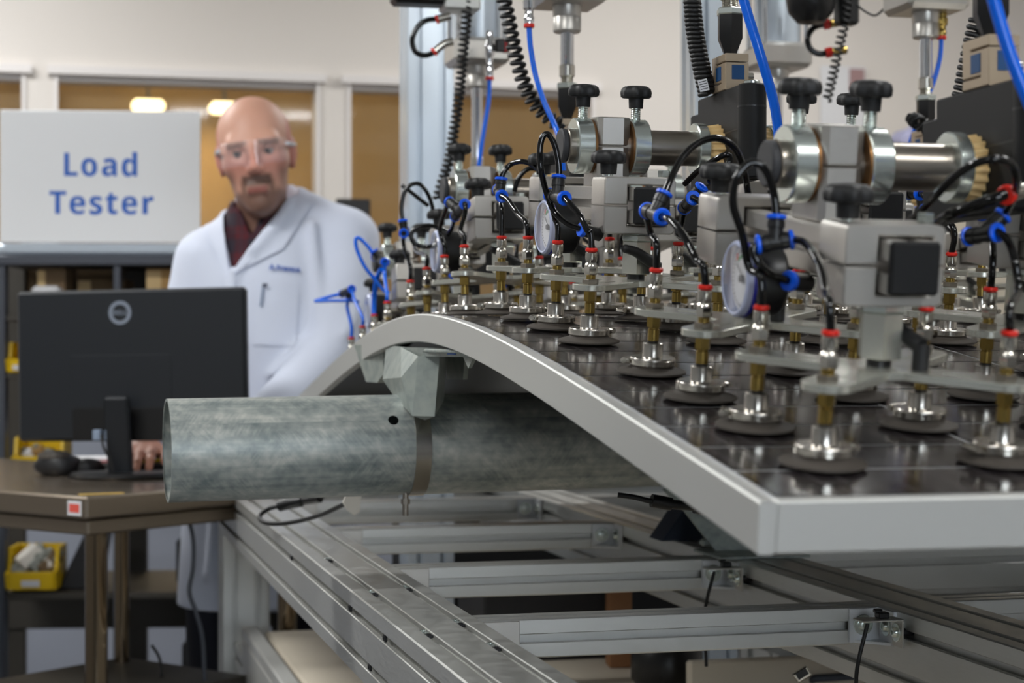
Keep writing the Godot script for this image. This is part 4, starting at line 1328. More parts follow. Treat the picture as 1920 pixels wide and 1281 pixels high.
	# fifth and sixth plates
	tee("black tee with blue rings left of the fifth row's clamp block", PX(853, 406, 2.40), PX(872, 383, 2.30), PX(842, 378, 2.38))
	c = collet(4, 0, false, false)
	hose("short black hose from the fifth tee to the ninth cup", pxs([[872, 383, 2.30], [872, 400, 2.30], [864, 430, 2.32]]) + [c + Vector3(0, 0.012, 0), c])
	c = collet(4, 0, true, false)
	hose("black hose leaning from the fifth tee to the tenth cup", pxs([[842, 379, 2.38], [835, 395, 2.40], [825, 430, 2.43]]) + [c + Vector3(0, 0.012, 0), c])
	hose("black hose in a flat round loop before the third gauge", pxs([[853, 406, 2.40], [845, 432, 2.45], [825, 455, 2.48], [800, 463, 2.50], [778, 457, 2.50], [771, 442, 2.50], [780, 428, 2.50], [805, 423, 2.50], [828, 430, 2.50], [846, 440, 2.50]]))
	tee("black tee with blue rings high at the sixth row near the gantry post", PX(759, 432, 2.68), PX(757, 438, 2.64), PX(755, 412, 2.66))
	c = collet(5, 0, true, false)
	hose("straight black hose from the sixth tee down to the twelfth cup", pxs([[757, 438, 2.66], [757, 460, 2.68]]) + [c + Vector3(0, 0.02, 0), c])
	c = collet(5, 0, false, false)
	hose("black hose over the eleventh cup beside the third gauge", [c, c + Vector3(0, 0.015, 0)] + pxs([[780, 470, 2.62], [775, 450, 2.64], [762, 436, 2.67]]))
	hose("black hose in a round arch before the tall gantry post", pxs([[755, 413, 2.66], [753, 390, 2.66], [758, 362, 2.66], [770, 347, 2.66], [786, 345, 2.66], [800, 360, 2.66], [810, 385, 2.67], [812, 410, 2.68]]))
	hose("black hose slanting across the tall gantry post", pxs([[753, 347, 2.72], [765, 356, 2.72], [785, 372, 2.71], [802, 385, 2.70]]))
	# seventh and eighth plates have blue tubing
	tee("black tee with blue rings at the seventh row near the man's sleeve", PX(703, 482, 2.98), PX(722, 492, 2.90), PX(701, 470, 2.94))
	c = collet(6, 0, false, false)
	hose("blue tube from the seventh tee down to the thirteenth cup", pxs([[722, 492, 2.90], [721, 515, 2.90]]) + [c + Vector3(0, 0.012, 0), c], 0.0028, mats.blue_hose, "bright blue air tubes")
	c = collet(6, 0, true, false)
	hose("thick blue tube crossing to the fourteenth cup", pxs([[715, 505, 2.92], [706, 525, 2.95]]) + [c + Vector3(0, 0.025, 0), c], 0.0040, mats.blue_hose, "bright blue air tubes")
	hose("blue tube in a pointed loop in front of the man's sleeve", pxs([[701, 478, 2.94], [690, 462, 2.94], [674, 447, 2.94], [667, 450, 2.94], [670, 470, 2.94], [684, 500, 2.94], [704, 525, 2.94], [720, 545, 2.94], [730, 550, 2.94]]), 0.0030, mats.blue_hose, "bright blue air tubes")
	tee("black tee with blue rings at the farthest row before the white coat", PX(641, 551, 3.22), PX(660, 542, 3.16), PX(655, 558, 3.2))
	c = collet(7, 0, false, false)
	hose("blue tube from the farthest tee to the fifteenth cup", pxs([[660, 542, 3.16], [664, 560, 3.15]]) + [c + Vector3(0, 0.015, 0), c], 0.0028, mats.blue_hose, "bright blue air tubes")
	c = collet(7, 0, true, false)
	hose("blue tube from the farthest tee to the last cup of the left edge", pxs([[655, 558, 3.2], [651, 575, 3.22]]) + [c + Vector3(0, 0.02, 0), c], 0.0030, mats.blue_hose, "bright blue air tubes")
	hose("blue tube lying in a flat point across the white coat", pxs([[641, 551, 3.22], [620, 556, 3.22], [596, 563, 3.22], [593, 565, 3.22], [620, 564, 3.21], [655, 564, 3.2], [672, 566, 3.19]]), 0.0028, mats.blue_hose, "bright blue air tubes")
	# right of the nearest rig
	tee("black tee with blue rings above the nearest right-hand cup, second column", PX(1814, 444, 1.36), PX(1872, 436, 1.33), PX(1883, 402, 1.345))
	c = collet(0, 1, false, true)
	c = collet(0, 1, false, false)
	hose("black hose from the second column's nearest tee down to its nearest cup", pxs([[1872, 436, 1.33], [1890, 452, 1.32], [1903, 490, 1.31], [1909, 545, 1.30]]) + [collet(0, 0, false, true) + Vector3(0.0, 0.015, 0), collet(0, 0, false, true)])
	hose("black hose in a big arch in front of the fluted ring", pxs([[1884, 402, 1.345], [1900, 370, 1.31], [1907, 338, 1.28], [1896, 308, 1.26], [1865, 299, 1.25], [1825, 308, 1.26], [1785, 335, 1.28], [1750, 372, 1.30], [1718, 404, 1.33], [1690, 425, 1.38]]))
	hose("thick black hose with a red end below the fluted ring", pxs([[1886, 364, 1.30], [1860, 374, 1.30], [1820, 388, 1.31], [1780, 404, 1.33], [1745, 428, 1.38]]), 0.0042)
	t = thing("red_fitting", "red push-in ring on a pale fitting right of the fluted ring", "hose fitting", PX(1887, 366, 1.30))
	part("ring", G.new().rod(0.0072, -0.002, 0.003, 24, aim(Vector3(), PX(1905, 360, 1.31) - PX(1887, 366, 1.30)), 0.0008), mats.red_plastic, t)
	part("body", G.new().rod(0.0062, 0.003, 0.024, 24, aim(Vector3(), PX(1905, 360, 1.31) - PX(1887, 366, 1.30)), 0.0008), mats.nickel, t)
	hose("black hose below the third shaft, rising to a small round bend", pxs([[1284, 345, 1.90], [1308, 322, 1.88], [1335, 303, 1.86], [1358, 291, 1.85], [1369, 294, 1.85], [1365, 310, 1.85], [1348, 328, 1.84], [1331, 340, 1.82]]))
	tee("black tee with blue rings left of the second row's clamp block", PX(1283, 390, 1.86), PX(1300, 371, 1.80), PX(1317, 349, 1.82))
	hose("black hose from the second column's third tee behind the clamp block", pxs([[1300, 371, 1.80], [1314, 380, 1.79], [1328, 400, 1.78], [1338, 425, 1.77]]))
	hose("black hose from the second column's third tee down to a cup", pxs([[1283, 391, 1.86], [1279, 415, 1.87], [1276, 445, 1.88]]) + [collet(2, 0, false, true) + Vector3(0, 0.008, 0), collet(2, 0, false, true)])
	# the other plates: one tee and two hoses for each pair of cups
	for i in 8:
		for j in 4:
			for right in [false, true]:
				if j == 0 and (not right or i == 0 or i == 2): continue
				if j == 3 and i > 2 or j == 2 and i > 5: continue
				var a := collet(i, j, false, right)
				var b := collet(i, j, true, right)
				var up := unit_at(i, j).basis.y
				var m := (a + b) / 2.0 + up * (0.050 + 0.006 * ((i * 3 + j) % 3)) + Vector3(0.012 * (((i + j) % 3) - 1), 0, 0)
				var fw := (a - b).normalized()
				var w := "%s cups, %s, %s" % ["right" if right else "left", ROWS[i], COLS[j]]
				tee("black blue-ringed tee over the %s" % w, m - fw * 0.014, m + fw * 0.014, m + Vector3(0, 0.024, 0))
				hose("black hose to the nearer of the %s" % w, [m + fw * 0.014, m + fw * 0.028 - up * 0.004, a + up * 0.025, a])
				hose("black hose to the farther of the %s" % w, [m - fw * 0.014, m - fw * 0.028 - up * 0.004, b + up * 0.025, b])
	# bright blue tubes and coiled cables that hang from the gantry
	hose("blue tube hanging left of the second load cell's cylinder, down to the third clamp", pxs([[992, 52, 2.40], [995, 90, 2.40], [1004, 140, 2.40], [1020, 190, 2.39], [1040, 235, 2.38], [1052, 270, 2.36], [1056, 320, 2.36]]), 0.0035, mats.blue_hose, "bright blue air tubes")
	hose("blue tube hanging beside the farthest rod of the left half", pxs([[918, 150, 2.98], [916, 190, 2.98], [909, 235, 2.98], [902, 280, 2.98], [897, 320, 2.98]]), 0.0036, mats.blue_hose, "bright blue air tubes")
	hose("long thick blue tube hanging right of the second load cell", pxs([[1385, -40, 1.75], [1400, 20, 1.75], [1425, 100, 1.75], [1448, 180, 1.76], [1458, 235, 1.77], [1460, 275, 1.78]]), 0.0048, mats.blue_hose, "bright blue air tubes")
	hose("thick blue tube in the top right corner before the nearest load cell", pxs([[1848, -60, 1.25], [1866, 10, 1.25], [1890, 90, 1.25], [1912, 150, 1.25], [1940, 215, 1.25]]), 0.0046, mats.blue_hose, "bright blue air tubes")
	hose("thin blue tube beside the polished rod over the right half", pxs([[1765, 72, 2.66], [1762, 110, 2.66], [1750, 155, 2.66], [1735, 190, 2.66], [1718, 235, 2.68], [1704, 275, 2.70]]), 0.0034, mats.blue_hose, "bright blue air tubes")
	var coils := [
		["long coiled black cable hanging left of the farthest cylinder of the left half", [[878, -30, 2.95], [874, 40, 2.95], [868, 100, 2.95], [862, 170, 2.95], [852, 240, 2.95], [842, 300, 2.95], [826, 352, 2.95], [820, 375, 2.95]], 0.0068, 0.0026, 0.0088],
		["coiled black cable curving down behind the third clamp", [[938, -30, 2.45], [952, 30, 2.45], [964, 90, 2.45], [980, 150, 2.45], [1003, 195, 2.45], [1030, 222, 2.45], [1058, 238, 2.45]], 0.0080, 0.0030, 0.0105],
		["tightly coiled black cable beside the second load cell", [[1296, -30, 1.98], [1300, 30, 1.98], [1306, 80, 1.98], [1316, 130, 1.98], [1326, 178, 1.98]], 0.0072, 0.0030, 0.0047],
		["coiled black cable hanging behind the nearest star knobs", [[1590, -20, 3.0], [1584, 40, 3.0], [1573, 90, 3.0], [1562, 140, 3.0], [1550, 190, 3.0]], 0.0066, 0.0021, 0.0098],
		["coiled black cable behind the nearest load cell", [[1832, 40, 1.62], [1816, 110, 1.62], [1806, 160, 1.62], [1796, 200, 1.62]], 0.0060, 0.0024, 0.0060],
		["short coiled black cable at the joint over the right half", [[1712, 222, 2.62], [1725, 232, 2.60], [1742, 240, 2.60]], 0.0085, 0.0032, 0.0085]]
	for q in coils:
		var path := smooth(pxs(q[1]), 10)
		var o: Vector3 = path[0]
		var pts := []
		var s := 0.0
		for i in path.size() - 1:
			var d: Vector3 = path[i + 1] - path[i]
			var f := aim(path[i], path[i + 1])
			var n := maxi(int(d.length() / q[4] * 12.0), 1)
			for m in n:
				var a: float = TAU * (s + d.length() * m / n) / q[4]
				pts.append(path[i] + d * m / n + f.basis.x * cos(a) * q[2] + f.basis.z * sin(a) * q[2] - o)
			s += d.length()
		t = thing("coiled_cable", q[0], "cable", o, 0.0, "coiled black cables")
		part("coil", G.new().tube(pts, q[3], 7), mats.cable, t)
	t = thing("cable_tag", "small white printed tag on the tightly coiled cable", "tag", PX(1319, 160, 1.955))
	part("paper", G.new().box(Vector3(0.010, 0.0125, 0.0005), Transform3D(Basis(Vector3.BACK, 0.25), Vector3()), 0.0001), mats.label_white, t)
	var print_ := G.new()
	for i in 4: print_.box(Vector3(0.008, 0.0008, 0.0003), Transform3D(Basis(Vector3.BACK, 0.25), Basis(Vector3.BACK, 0.25) * Vector3(0, 0.004 - i * 0.0026, 0.0003)))
	part("print", print_, mats.dark_part, t)
	# fittings at the cylinder heads
	var q := [["nickel elbow with a red ring, upper one left of the farthest cylinder", [[845, 30, 2.95], [822, 36, 2.95]], 1], ["nickel elbow with a red ring, lower one left of the farthest cylinder", [[850, 78, 2.95], [834, 82, 2.95], [816, 96, 2.95]], 1]]
	for e in q:
		var pts: Array = smooth(pxs(e[1]), 4)
		t = thing("elbow_fitting", e[0], "hose fitting", pts[0])
		var loc := []
		for p in pts: loc.append(p - pts[0])
		part("body", G.new().tube(loc, 0.0062, 14), mats.nickel, t)
		part("red_ring", G.new().rod(0.0072, 0.0, 0.0042, 20, aim(loc[-1], loc[-1] + (loc[-1] - loc[-2]))), mats.red_plastic, t)
	hose("black hose in a C-shaped loop left of the farthest cylinder", pxs([[822, 36, 2.95], [800, 38, 2.95], [782, 52, 2.95], [773, 76, 2.95], [780, 98, 2.95], [798, 104, 2.95], [816, 97, 2.95]]), 0.0044)
	hose("black hose in a C-shaped loop right of the big cylinder over the right half", pxs([[1550, 45, 3.05], [1526, 52, 3.05], [1514, 72, 3.05], [1520, 92, 3.05], [1536, 101, 3.05], [1556, 98, 3.05]]), 0.0050)
	for e in [["red ring and pale elbow, upper one right of the big cylinder", [1552, 45, 3.05]], ["red ring and pale elbow, lower one right of the big cylinder", [1556, 98, 3.05]]]:
		var p := PX(e[1][0], e[1][1], e[1][2])
		t = thing("elbow_fitting", e[0], "hose fitting", p)
		part("red_ring", G.new().rod(0.0085, -0.007, 0.003, 20, aim(Vector3(), Vector3(1, 0.2, 0))), mats.red_plastic, t)
		part("body", G.new().rod(0.007, 0.003, 0.03, 16, aim(Vector3(), Vector3(1, 0.2, -0.4))), mats.brass, t)
	for e in [["chrome flow valve with red rings beside the farthest rod of the left half", [918, 56], [918, 150], 2.98], ["nickel hose fitting with a red ring left of the third rod", [992, -20], [992, 52], 2.40], ["brass hose fitting with a red ring beside the rod over the right half", [1768, 18], [1765, 74], 2.66]]:
		var a := PX(e[1][0], e[1][1], e[3])
		var b := PX(e[2][0], e[2][1], e[3])
		t = thing("flow_valve", e[0], "hose fitting", a)
		var l := (b - a).length()
		var f := aim(Vector3(), b - a)
		part("body", G.new().lathe([Vector2(0, 0.002), Vector2(0.0058, 0.002), Vector2(0.0058, l * 0.25), Vector2(0.0078, l * 0.3), Vector2(0.0078, l * 0.5), Vector2(0.0056, l * 0.55), Vector2(0.0056, l * 0.7), Vector2(0.0068, l * 0.75), Vector2(0.0060, l - 0.005), Vector2(0, l - 0.005)], 20, f), mats.chrome if e[3] < 2.6 or e[3] > 2.9 else mats.brass, t)
		part("red_ring", G.new().rod(0.0070, l - 0.005, l, 20, f, 0.0006), mats.red_plastic, t)
	t = thing("position_switch", "black switch with a red stripe on the farthest cylinder of the left half", "sensor", PX(941, 86, 2.98), TURN)
	part("body", G.new().box(Vector3(0.022, 0.02, 0.014), Transform3D(), 0.002), mats.black_plastic, t)
	part("stripe", G.new().box(Vector3(0.006, 0.021, 0.0146), P3(0.005, 0, 0), 0.001), mats.copper_red, t)
	t = thing("valve_block", "black valve block at the top of the farthest cylinder of the left half", "valve", PX(790, 0, 2.95), TURN)
	part("body", G.new().box(Vector3(0.085, 0.042, 0.05), P3(-0.005, 0.012, 0), 0.006), mats.black_plastic, t)
	part("coil_plug", G.new().box(Vector3(0.035, 0.024, 0.03), P3(-0.052, 0.012, 0.01), 0.005), mats.rack_grey, t)
	part("port", G.new().box(Vector3(0.06, 0.034, 0.05), P3(0.062, 0.0, 0), 0.004), mats.frame_aluminium, t)
	t = thing("valve_block", "big round black valve cap right of the cylinder over the right half", "valve", PX(1520, 10, 3.0), TURN)
	part("cap", G.new().lathe([Vector2(0, -0.030), Vector2(0.022, -0.028), Vector2(0.036, -0.012), Vector2(0.040, 0.010), Vector2(0.040, 0.05), Vector2(0, 0.05)], 28), mats.black_plastic, t)
	part("plug", G.new().box(Vector3(0.035, 0.06, 0.03), P3(0.062, 0.0, 0), 0.005), mats.black_plastic, t)
	hose("thin black wire drooping between the cylinders over the right half", pxs([[1606, 8, 2.9], [1620, 20, 2.9], [1640, 29, 2.9], [1656, 18, 2.9], [1666, 5, 2.9]]), 0.0018, mats.cable)


# ---------------------------------------------------------------- things round the bench
func lettering(text: String, size: float, depth: float, bold := true, track := 0.0) -> ArrayMesh:
	var f := SystemFont.new()
	f.font_names = PackedStringArray(["Droid Sans"])
	if bold: f.font_weight = 700
	var fv := FontVariation.new()
	fv.base_font = f
	fv.spacing_glyph = int(track)
	var tm := TextMesh.new()
	tm.text = text
	tm.font = fv
	tm.font_size = 64
	tm.pixel_size = size / 64.0
	tm.depth = depth
	tm.curve_step = 1.0
	var am := ArrayMesh.new()
	for s in tm.get_surface_count():
		am.add_surface_from_arrays(Mesh.PRIMITIVE_TRIANGLES, tm.surface_get_arrays(s))
	return am

func make_cables() -> void:
	var o := PX(600, 934, 2.75)
	var t := thing("panel_cable", "black cable loop with a plug on the left bench rail under the tube's open part", "cable", o)
	var loc := func(l: Array) -> Array:
		var r := []
		for p in smooth(pxs(l)): r.append(p - o)
		return r
	part("wire", G.new().tube(loc.call([[618, 925, 2.74], [590, 936, 2.76], [560, 941, 2.79], [528, 948, 2.80], [503, 955, 2.80], [487, 969, 2.78], [500, 981, 2.73], [545, 980, 2.68], [600, 966, 2.62], [648, 944, 2.58]]), 0.0034, 10), mats.cable, t)
	part("plug", G.new().tube(loc.call([[524, 949, 2.80], [548, 943, 2.79], [566, 940, 2.785]]), 0.0085, 14).tube(loc.call([[566, 940, 2.785], [600, 935, 2.75]]), 0.0062, 12), mats.black_plastic, t)
	t = thing("tape_flag", "white folded tape flag on the black cable at the bench rail", "tape", PX(660, 945, 2.56))
	part("fold", G.new().prism(PackedVector2Array([Vector2(-0.014, 0.002), Vector2(-0.010, 0.011), Vector2(0.012, 0.012), Vector2(0.010, -0.012), Vector2(0.002, -0.016), Vector2(-0.008, -0.008)]), 0.003, P3(0, 0, -0.0015, Basis(Vector3.UP, 0.4))), mats.white_tape, t)
	o = PX(865, 937, 2.40)
	t = thing("panel_cable", "black cable with a two-part connector hanging behind the steel strap", "cable", o)
	part("wire", G.new().tube(loc.call([[812, 926, 2.40], [840, 930, 2.40], [865, 936, 2.40], [920, 943, 2.41], [975, 953, 2.43], [1020, 962, 2.46], [1080, 966, 2.52], [1150, 963, 2.60], [1180, 958, 2.64]]), 0.0030, 10), mats.cable, t)
	part("plug", G.new().tube(loc.call([[866, 935, 2.40], [898, 941, 2.405]]), 0.0075, 14).tube(loc.call([[898, 941, 2.405], [942, 945, 2.415]]), 0.0052, 12), mats.black_plastic, t)
	part("socket", G.new().tube(loc.call([[938, 945, 2.415], [974, 951, 2.425]]), 0.0078, 14), mats.black_plastic, t)
	o = PX(950, 700, 2.7)
	t = thing("panel_cable", "thin black cable slanting under the panel behind the tube", "cable", o)
	part("wire", G.new().tube(loc.call([[955, 690, 2.6], [940, 712, 2.6], [925, 738, 2.6], [915, 760, 2.6]]), 0.0040, 8), mats.cable, t)
	# wires below the near cross beam
	o = PX(1408, 1215, 2.2)
	t = thing("sensor_wiring", "black wires with a small labelled splice below the nearest cross beam", "cable", o)
	part("wire", G.new().tube(loc.call([[1404, 1205, 2.2], [1425, 1235, 2.2], [1450, 1262, 2.2], [1475, 1300, 2.2]]), 0.0030, 8).tube(loc.call([[1428, 1208, 2.25], [1450, 1228, 2.24], [1480, 1250, 2.22], [1500, 1262, 2.2], [1530, 1275, 2.2], [1600, 1282, 2.2]]), 0.0024, 8), mats.cable, t)
	part("splice", G.new().box(Vector3(0.020, 0.013, 0.008), Transform3D(Basis(Vector3.BACK, 0.55), PX(1504, 1265, 2.19) - o), 0.0015), mats.nickel, t)
	part("splice_label", G.new().box(Vector3(0.014, 0.008, 0.0005), Transform3D(Basis(Vector3.BACK, 0.55), PX(1504, 1264, 2.184) - o)), mats.dark_part, t)
	# things on the box below the bench
	var top := 0.735 - EYE
	var at := func(px: float, z: float) -> Vector3: return W((px - 960.0) * z / FOCAL, top, z)
	t = thing("rubber_roller", "black rubber roller lying under the bench, right of the wooden post", "roller", at.call(1250, 2.86), TABLE_TURN)
	part("tyre", G.new().lathe([Vector2(0.02, 0.0), Vector2(0.046, 0.002), Vector2(0.055, 0.015), Vector2(0.055, 0.055), Vector2(0.046, 0.068), Vector2(0.02, 0.07)], 36), mats.black_plastic, t)
	part("hub", G.new().rod(0.021, 0.004, 0.066, 24, Transform3D(), 0.002), mats.dark_part, t)
	t = thing("wooden_post", "short brown wooden post under the bench between the cross beams", "wood", at.call(1160, 3.05), 0.1)
	part("body", G.new().box(Vector3(0.038, 0.150, 0.04), P3(0, 0.075, 0), 0.002), mats.wood, t)
	t = thing("dark_crate", "dark crate under the bench, left of the wooden post", "crate", at.call(1010, 3.2), TABLE_TURN)
	part("box", G.new().box(Vector3(0.24, 0.13, 0.20), P3(0, 0.065, 0), 0.004), mats.dark_part, t)
	part("lid", G.new().box(Vector3(0.25, 0.012, 0.21), P3(0, 0.136, 0), 0.003), mats.dark_part, t)
	t = thing("tool_trolley", "wide dark tool trolley standing beyond the bench, seen between the cross beams", "trolley", W(0.62, -EYE, 4.25), TABLE_TURN)
	part("body", G.new().box(Vector3(1.75, 1.10, 0.35), P3(0, 0.60, 0), 0.006), mats.dark_part, t)
	part("rim", G.new().box(Vector3(1.78, 0.03, 0.38), P3(0, 1.168, 0), 0.006), mats.cardboard, t)
	for q in [-0.8, 0.8]: part("castor", G.new().rod(0.03, -0.02, 0.02, 16, P3(q, 0.03, 0, Basis(Vector3.RIGHT, PI / 2))), mats.black_plastic, t)
	t = thing("beige_board", "beige board standing under the bench at lower right", "board", W(0.42, 0.737 - EYE, 2.75), TABLE_TURN)
	part("panel", G.new().box(Vector3(0.40, 0.064, 0.02), P3(0.03, 0.032, 0), 0.003), mats.beige_sheet, t)
	part("handle", G.new().tube([Vector3(0.02, 0.030, 0.008), Vector3(0.02, 0.034, 0.020), Vector3(0.10, 0.036, 0.024), Vector3(0.16, 0.034, 0.020), Vector3(0.16, 0.030, 0.008)], 0.006, 8), mats.rack_grey, t)

func bin(t: Node3D, w: float, h: float, d: float) -> void:   # open-fronted stacking bin, z towards the viewer
	var side := PackedVector2Array([Vector2(-d / 2, 0), Vector2(d / 2, 0), Vector2(d / 2 + 0.015, h * 0.42), Vector2(d / 2 - 0.02, h * 0.5), Vector2(d / 2 - 0.03, h), Vector2(-d / 2, h)])
	var turn := Basis(Vector3(0, 0, 1), Vector3(0, 1, 0), Vector3(-1, 0, 0))
	for s in [-1.0, 1.0]:
		part("side_wall", G.new().prism(side, 0.008, P3(s * (w / 2 - 0.004) + 0.004, 0, 0, turn), 0.001), mats.yellow_bin, t)
	part("bottom", G.new().box(Vector3(w - 0.016, 0.005, d), P3(0, 0.0025, 0)), mats.yellow_bin, t)
	part("front_wall", G.new().box(Vector3(w - 0.016, h * 0.45, 0.006), P3(0, h * 0.22, d / 2 + 0.004, Basis(Vector3.RIGHT, 0.15)), 0.001), mats.yellow_bin, t)
	part("back_wall", G.new().box(Vector3(w - 0.016, h, 0.006), P3(0, h / 2, -d / 2 + 0.003), 0.001), mats.yellow_bin, t)
	part("paper_label", G.new().box(Vector3(w * 0.36, h * 0.17, 0.001), P3(0, h * 0.16, d / 2 + 0.0105, Basis(Vector3.RIGHT, 0.15))), mats.label_white, t)

func make_left() -> void:
	# rack with the sign on top
	var z := 4.45
	var k := z / FOCAL
	var hx := func(px: float) -> float: return (px - 0.0) * k
	var hy := func(py: float) -> float: return EYE + (640.5 - py) * k
	var o := W(-960.0 * k, -EYE, z)
	var t := thing("storage_rack", "dark grey steel storage rack behind the monitor, under the white sign", "rack", o, 0.06)
	for px in [6.0, 219.0, 540.0]:
		part("post", G.new().box(Vector3(0.017, hy.call(480), 0.04), P3(hx.call(px), hy.call(480) / 2, 0), 0.002), mats.rack_grey, t)
	for q in [-0.052, 0.262, 0.645]:
		part("post", G.new().box(Vector3(0.060, hy.call(480), 0.03), P3(q, hy.call(480) / 2, -0.42), 0.002), mats.rack_shelf, t)
	part("top_beam", G.new().box(Vector3(0.74, 0.024, 0.05), P3(0.335, hy.call(488.5), 0.004), 0.003), mats.rack_grey, t)
	part("top_shelf", G.new().box(Vector3(0.72, 0.010, 0.42), P3(0.335, hy.call(490), -0.22), 0.002), mats.rack_shelf, t)
	for py in [590.0, 698.0, 883.0, 1112.0, 1330.0]:
		part("shelf", G.new().box(Vector3(0.70, 0.016, 0.44), P3(0.335, hy.call(py) - 0.008, -0.21), 0.002), mats.rack_shelf, t)
	part("shelf_beam", G.new().box(Vector3(0.76, 0.085, 0.012), P3(0.305, hy.call(1194), -0.40), 0.002), mats.rack_shelf, t)
	part("back_panel", G.new().box(Vector3(0.72, 0.40, 0.006), P3(0.335, hy.call(640), -0.435), 0.001), mats.cardboard_dark, t)
	t = thing("sign_rail", "shiny silver rail under the white sign on top of the rack", "rail", W(-960.0 * k, hy.call(480) - EYE, z), 0.06)
	part("bar", G.new().box(Vector3(0.46, 0.030, 0.035), P3(0.222, 0.0155, 0.004), 0.008), mats.silver_bar, t)
	t = thing("sign", "white board reading Load Tester in blue letters, standing on the rack", "sign", W((3.0 - 960.0) * k, hy.call(455.5) - EYE, z - 0.01), 0.06)
	var w := 371.0 * k
	var h := 247.0 * k
	part("board", G.new().box(Vector3(w, h, 0.012), P3(w / 2, h / 2 + 0.001, 0), 0.0015), mats.board_white, t)
	part("lettering", lettering("Load", 0.0755, 0.001, true, 3.0), mats.sign_blue, t, P3(186.0 * k, hy.call(310) - hy.call(455.5), 0.0067))
	part("lettering", lettering("Tester", 0.0755, 0.001, true, 3.0), mats.sign_blue, t, P3(188.0 * k, hy.call(381) - hy.call(455.5), 0.0067))
	var boxes := [[85.0, 590.0, 52.0, 88.0, 0.20, "tall brown cardboard box left of the rack's middle post", "cardboard_dark"], [315.0, 590.0, 100.0, 87.0, 0.20, "light cardboard box right of the rack's middle post", "cardboard"], [160.0, 590.0, 90.0, 70.0, 0.32, "low brown cardboard box behind the monitor, beside the middle post", "cardboard_dark"]]
	for b in boxes:
		t = thing("cardboard_box", b[5], "box", W((b[0] - 960.0) * k, hy.call(b[1]) - EYE, z + b[4] * 0.9 - 0.06), 0.06, "cardboard boxes on the rack")
		part("body", G.new().box(Vector3(b[2] * k, b[3] * k, 0.16), P3(0, b[3] * k / 2, 0), 0.001), mats[b[6]], t)
		part("flap", G.new().box(Vector3(b[2] * k * 0.28, b[3] * k * 0.9, 0.002), P3(-b[2] * k * 0.36, b[3] * k * 0.5, 0.081)), mat_once("flap_tan", Color(0.74, 0.63, 0.44)), t)
	t = thing("white_tray", "white tray in front of the tall cardboard box on the rack", "tray", W((84.0 - 960.0) * k, hy.call(590) - EYE, z + 0.04), 0.06)
	part("body", G.new().box(Vector3(0.066, 0.068, 0.10), P3(0, 0.034, 0), 0.008), mats.label_white, t)
	part("foot", G.new().box(Vector3(0.05, 0.004, 0.08), P3(0, 0.002, 0)), mats.grey_part, t)
	var bins := [[32.0, 698.0, 42.0, 56.0, "yellow bin at the rack's left post, half hidden by the monitor"], [68.0, 883.0, 92.0, 62.0, "yellow bin with an open front below the monitor's left corner"], [57.0, 1105.0, 94.0, 76.0, "yellow bin heaped with pale parts on the rack's low shelf"], [288.0, 883.0, 60.0, 34.0, "shallow yellow bin behind the monitor stand"]]
	for b in bins:
		t = thing("storage_bin", b[4], "storage bin", W((b[0] - 960.0) * k, hy.call(b[1]) - EYE, z + 0.06), 0.06, "yellow open-front bins on the rack")
		bin(t, b[2] * k, b[3] * k, 0.14)
	var n := 0
	for q in [[30, 1052, 0.020], [48, 1040, 0.024], [66, 1047, 0.022], [84, 1050, 0.020], [40, 1060, 0.02], [74, 1062, 0.02], [56, 1052, 0.02]]:
		var p := W((q[0] - 960.0) * k, hy.call(q[1]) - EYE - 0.012, z + 0.04)
		t = thing("machine_part", "%s in the heaped yellow bin" % ["small pale cast part at the left end", "big pale grey casting", "grey casting in the middle", "greenish part at the right end", "low pale part at left", "low greenish part at right", "white part lying lowest"][n], "machine part", p, q[0] * 0.7, "parts heaped in the yellow bin")
		part("body", G.new().rod(q[2], -0.03, 0.03, 6, Transform3D(Basis(Vector3(1, 0.3, 0.2).normalized(), 0.9), Vector3()), 0.003, true), [mats.grey_part, mats.white_tape, mats.grey_part, mats.cardboard_dark][n % 4], t)
		part("boss", G.new().rod(q[2] * 0.5, 0.03, 0.042, 12, Transform3D(Basis(Vector3(1, 0.3, 0.2).normalized(), 0.9), Vector3()), 0.002), mats.grey_part, t)
		n += 1
	n = 0
	for q in [[44, 862], [66, 856], [88, 863]]:
		t = thing("machine_part", "%s inside the yellow bin below the monitor" % ["white bagged part at left", "dull brass part in the middle", "dark part at right"][n], "machine part", W((q[0] - 960.0) * k, hy.call(q[1]) - EYE, z + 0.06), 0.5, "parts in the bin below the monitor")
		part("body", G.new().rod(0.016, -0.022, 0.022, 8, Transform3D(Basis(Vector3.BACK, 0.6), Vector3()), 0.003), [mats.label_white, mats.cardboard, mats.dark_part][n], t)
		part("end", G.new().rod(0.008, 0.022, 0.03, 8, Transform3D(Basis(Vector3.BACK, 0.6), Vector3()), 0.002), mats.grey_part, t)
		n += 1
	t = thing("tool_case", "black slanted case with a yellow edge beside the heaped bin", "case", W((135.0 - 960.0) * k, hy.call(1112) - EYE, z + 0.10), 0.06)
	part("body", G.new().prism(PackedVector2Array([Vector2(-0.05, 0), Vector2(0.045, 0), Vector2(0.075, 0.17), Vector2(0.03, 0.17)]), 0.09, P3(0, 0, -0.045), 0.004), mats.dark_part, t)
	part("yellow_edge", G.new().box(Vector3(0.012, 0.06, 0.02), P3(0.045, 0.05, 0.05, Basis(Vector3.BACK, -0.6)), 0.002), mats.yellow_bin, t)
	t = thing("black_bag", "tall black bag on the rack's low shelf, right of the table legs", "bag", W((350.0 - 960.0) * k, hy.call(1112) - EYE, z + 0.10), 0.06)
	part("body", G.new().box(Vector3(0.078, 0.135, 0.10), P3(0, 0.0675, 0), 0.02), mats.dark_part, t)
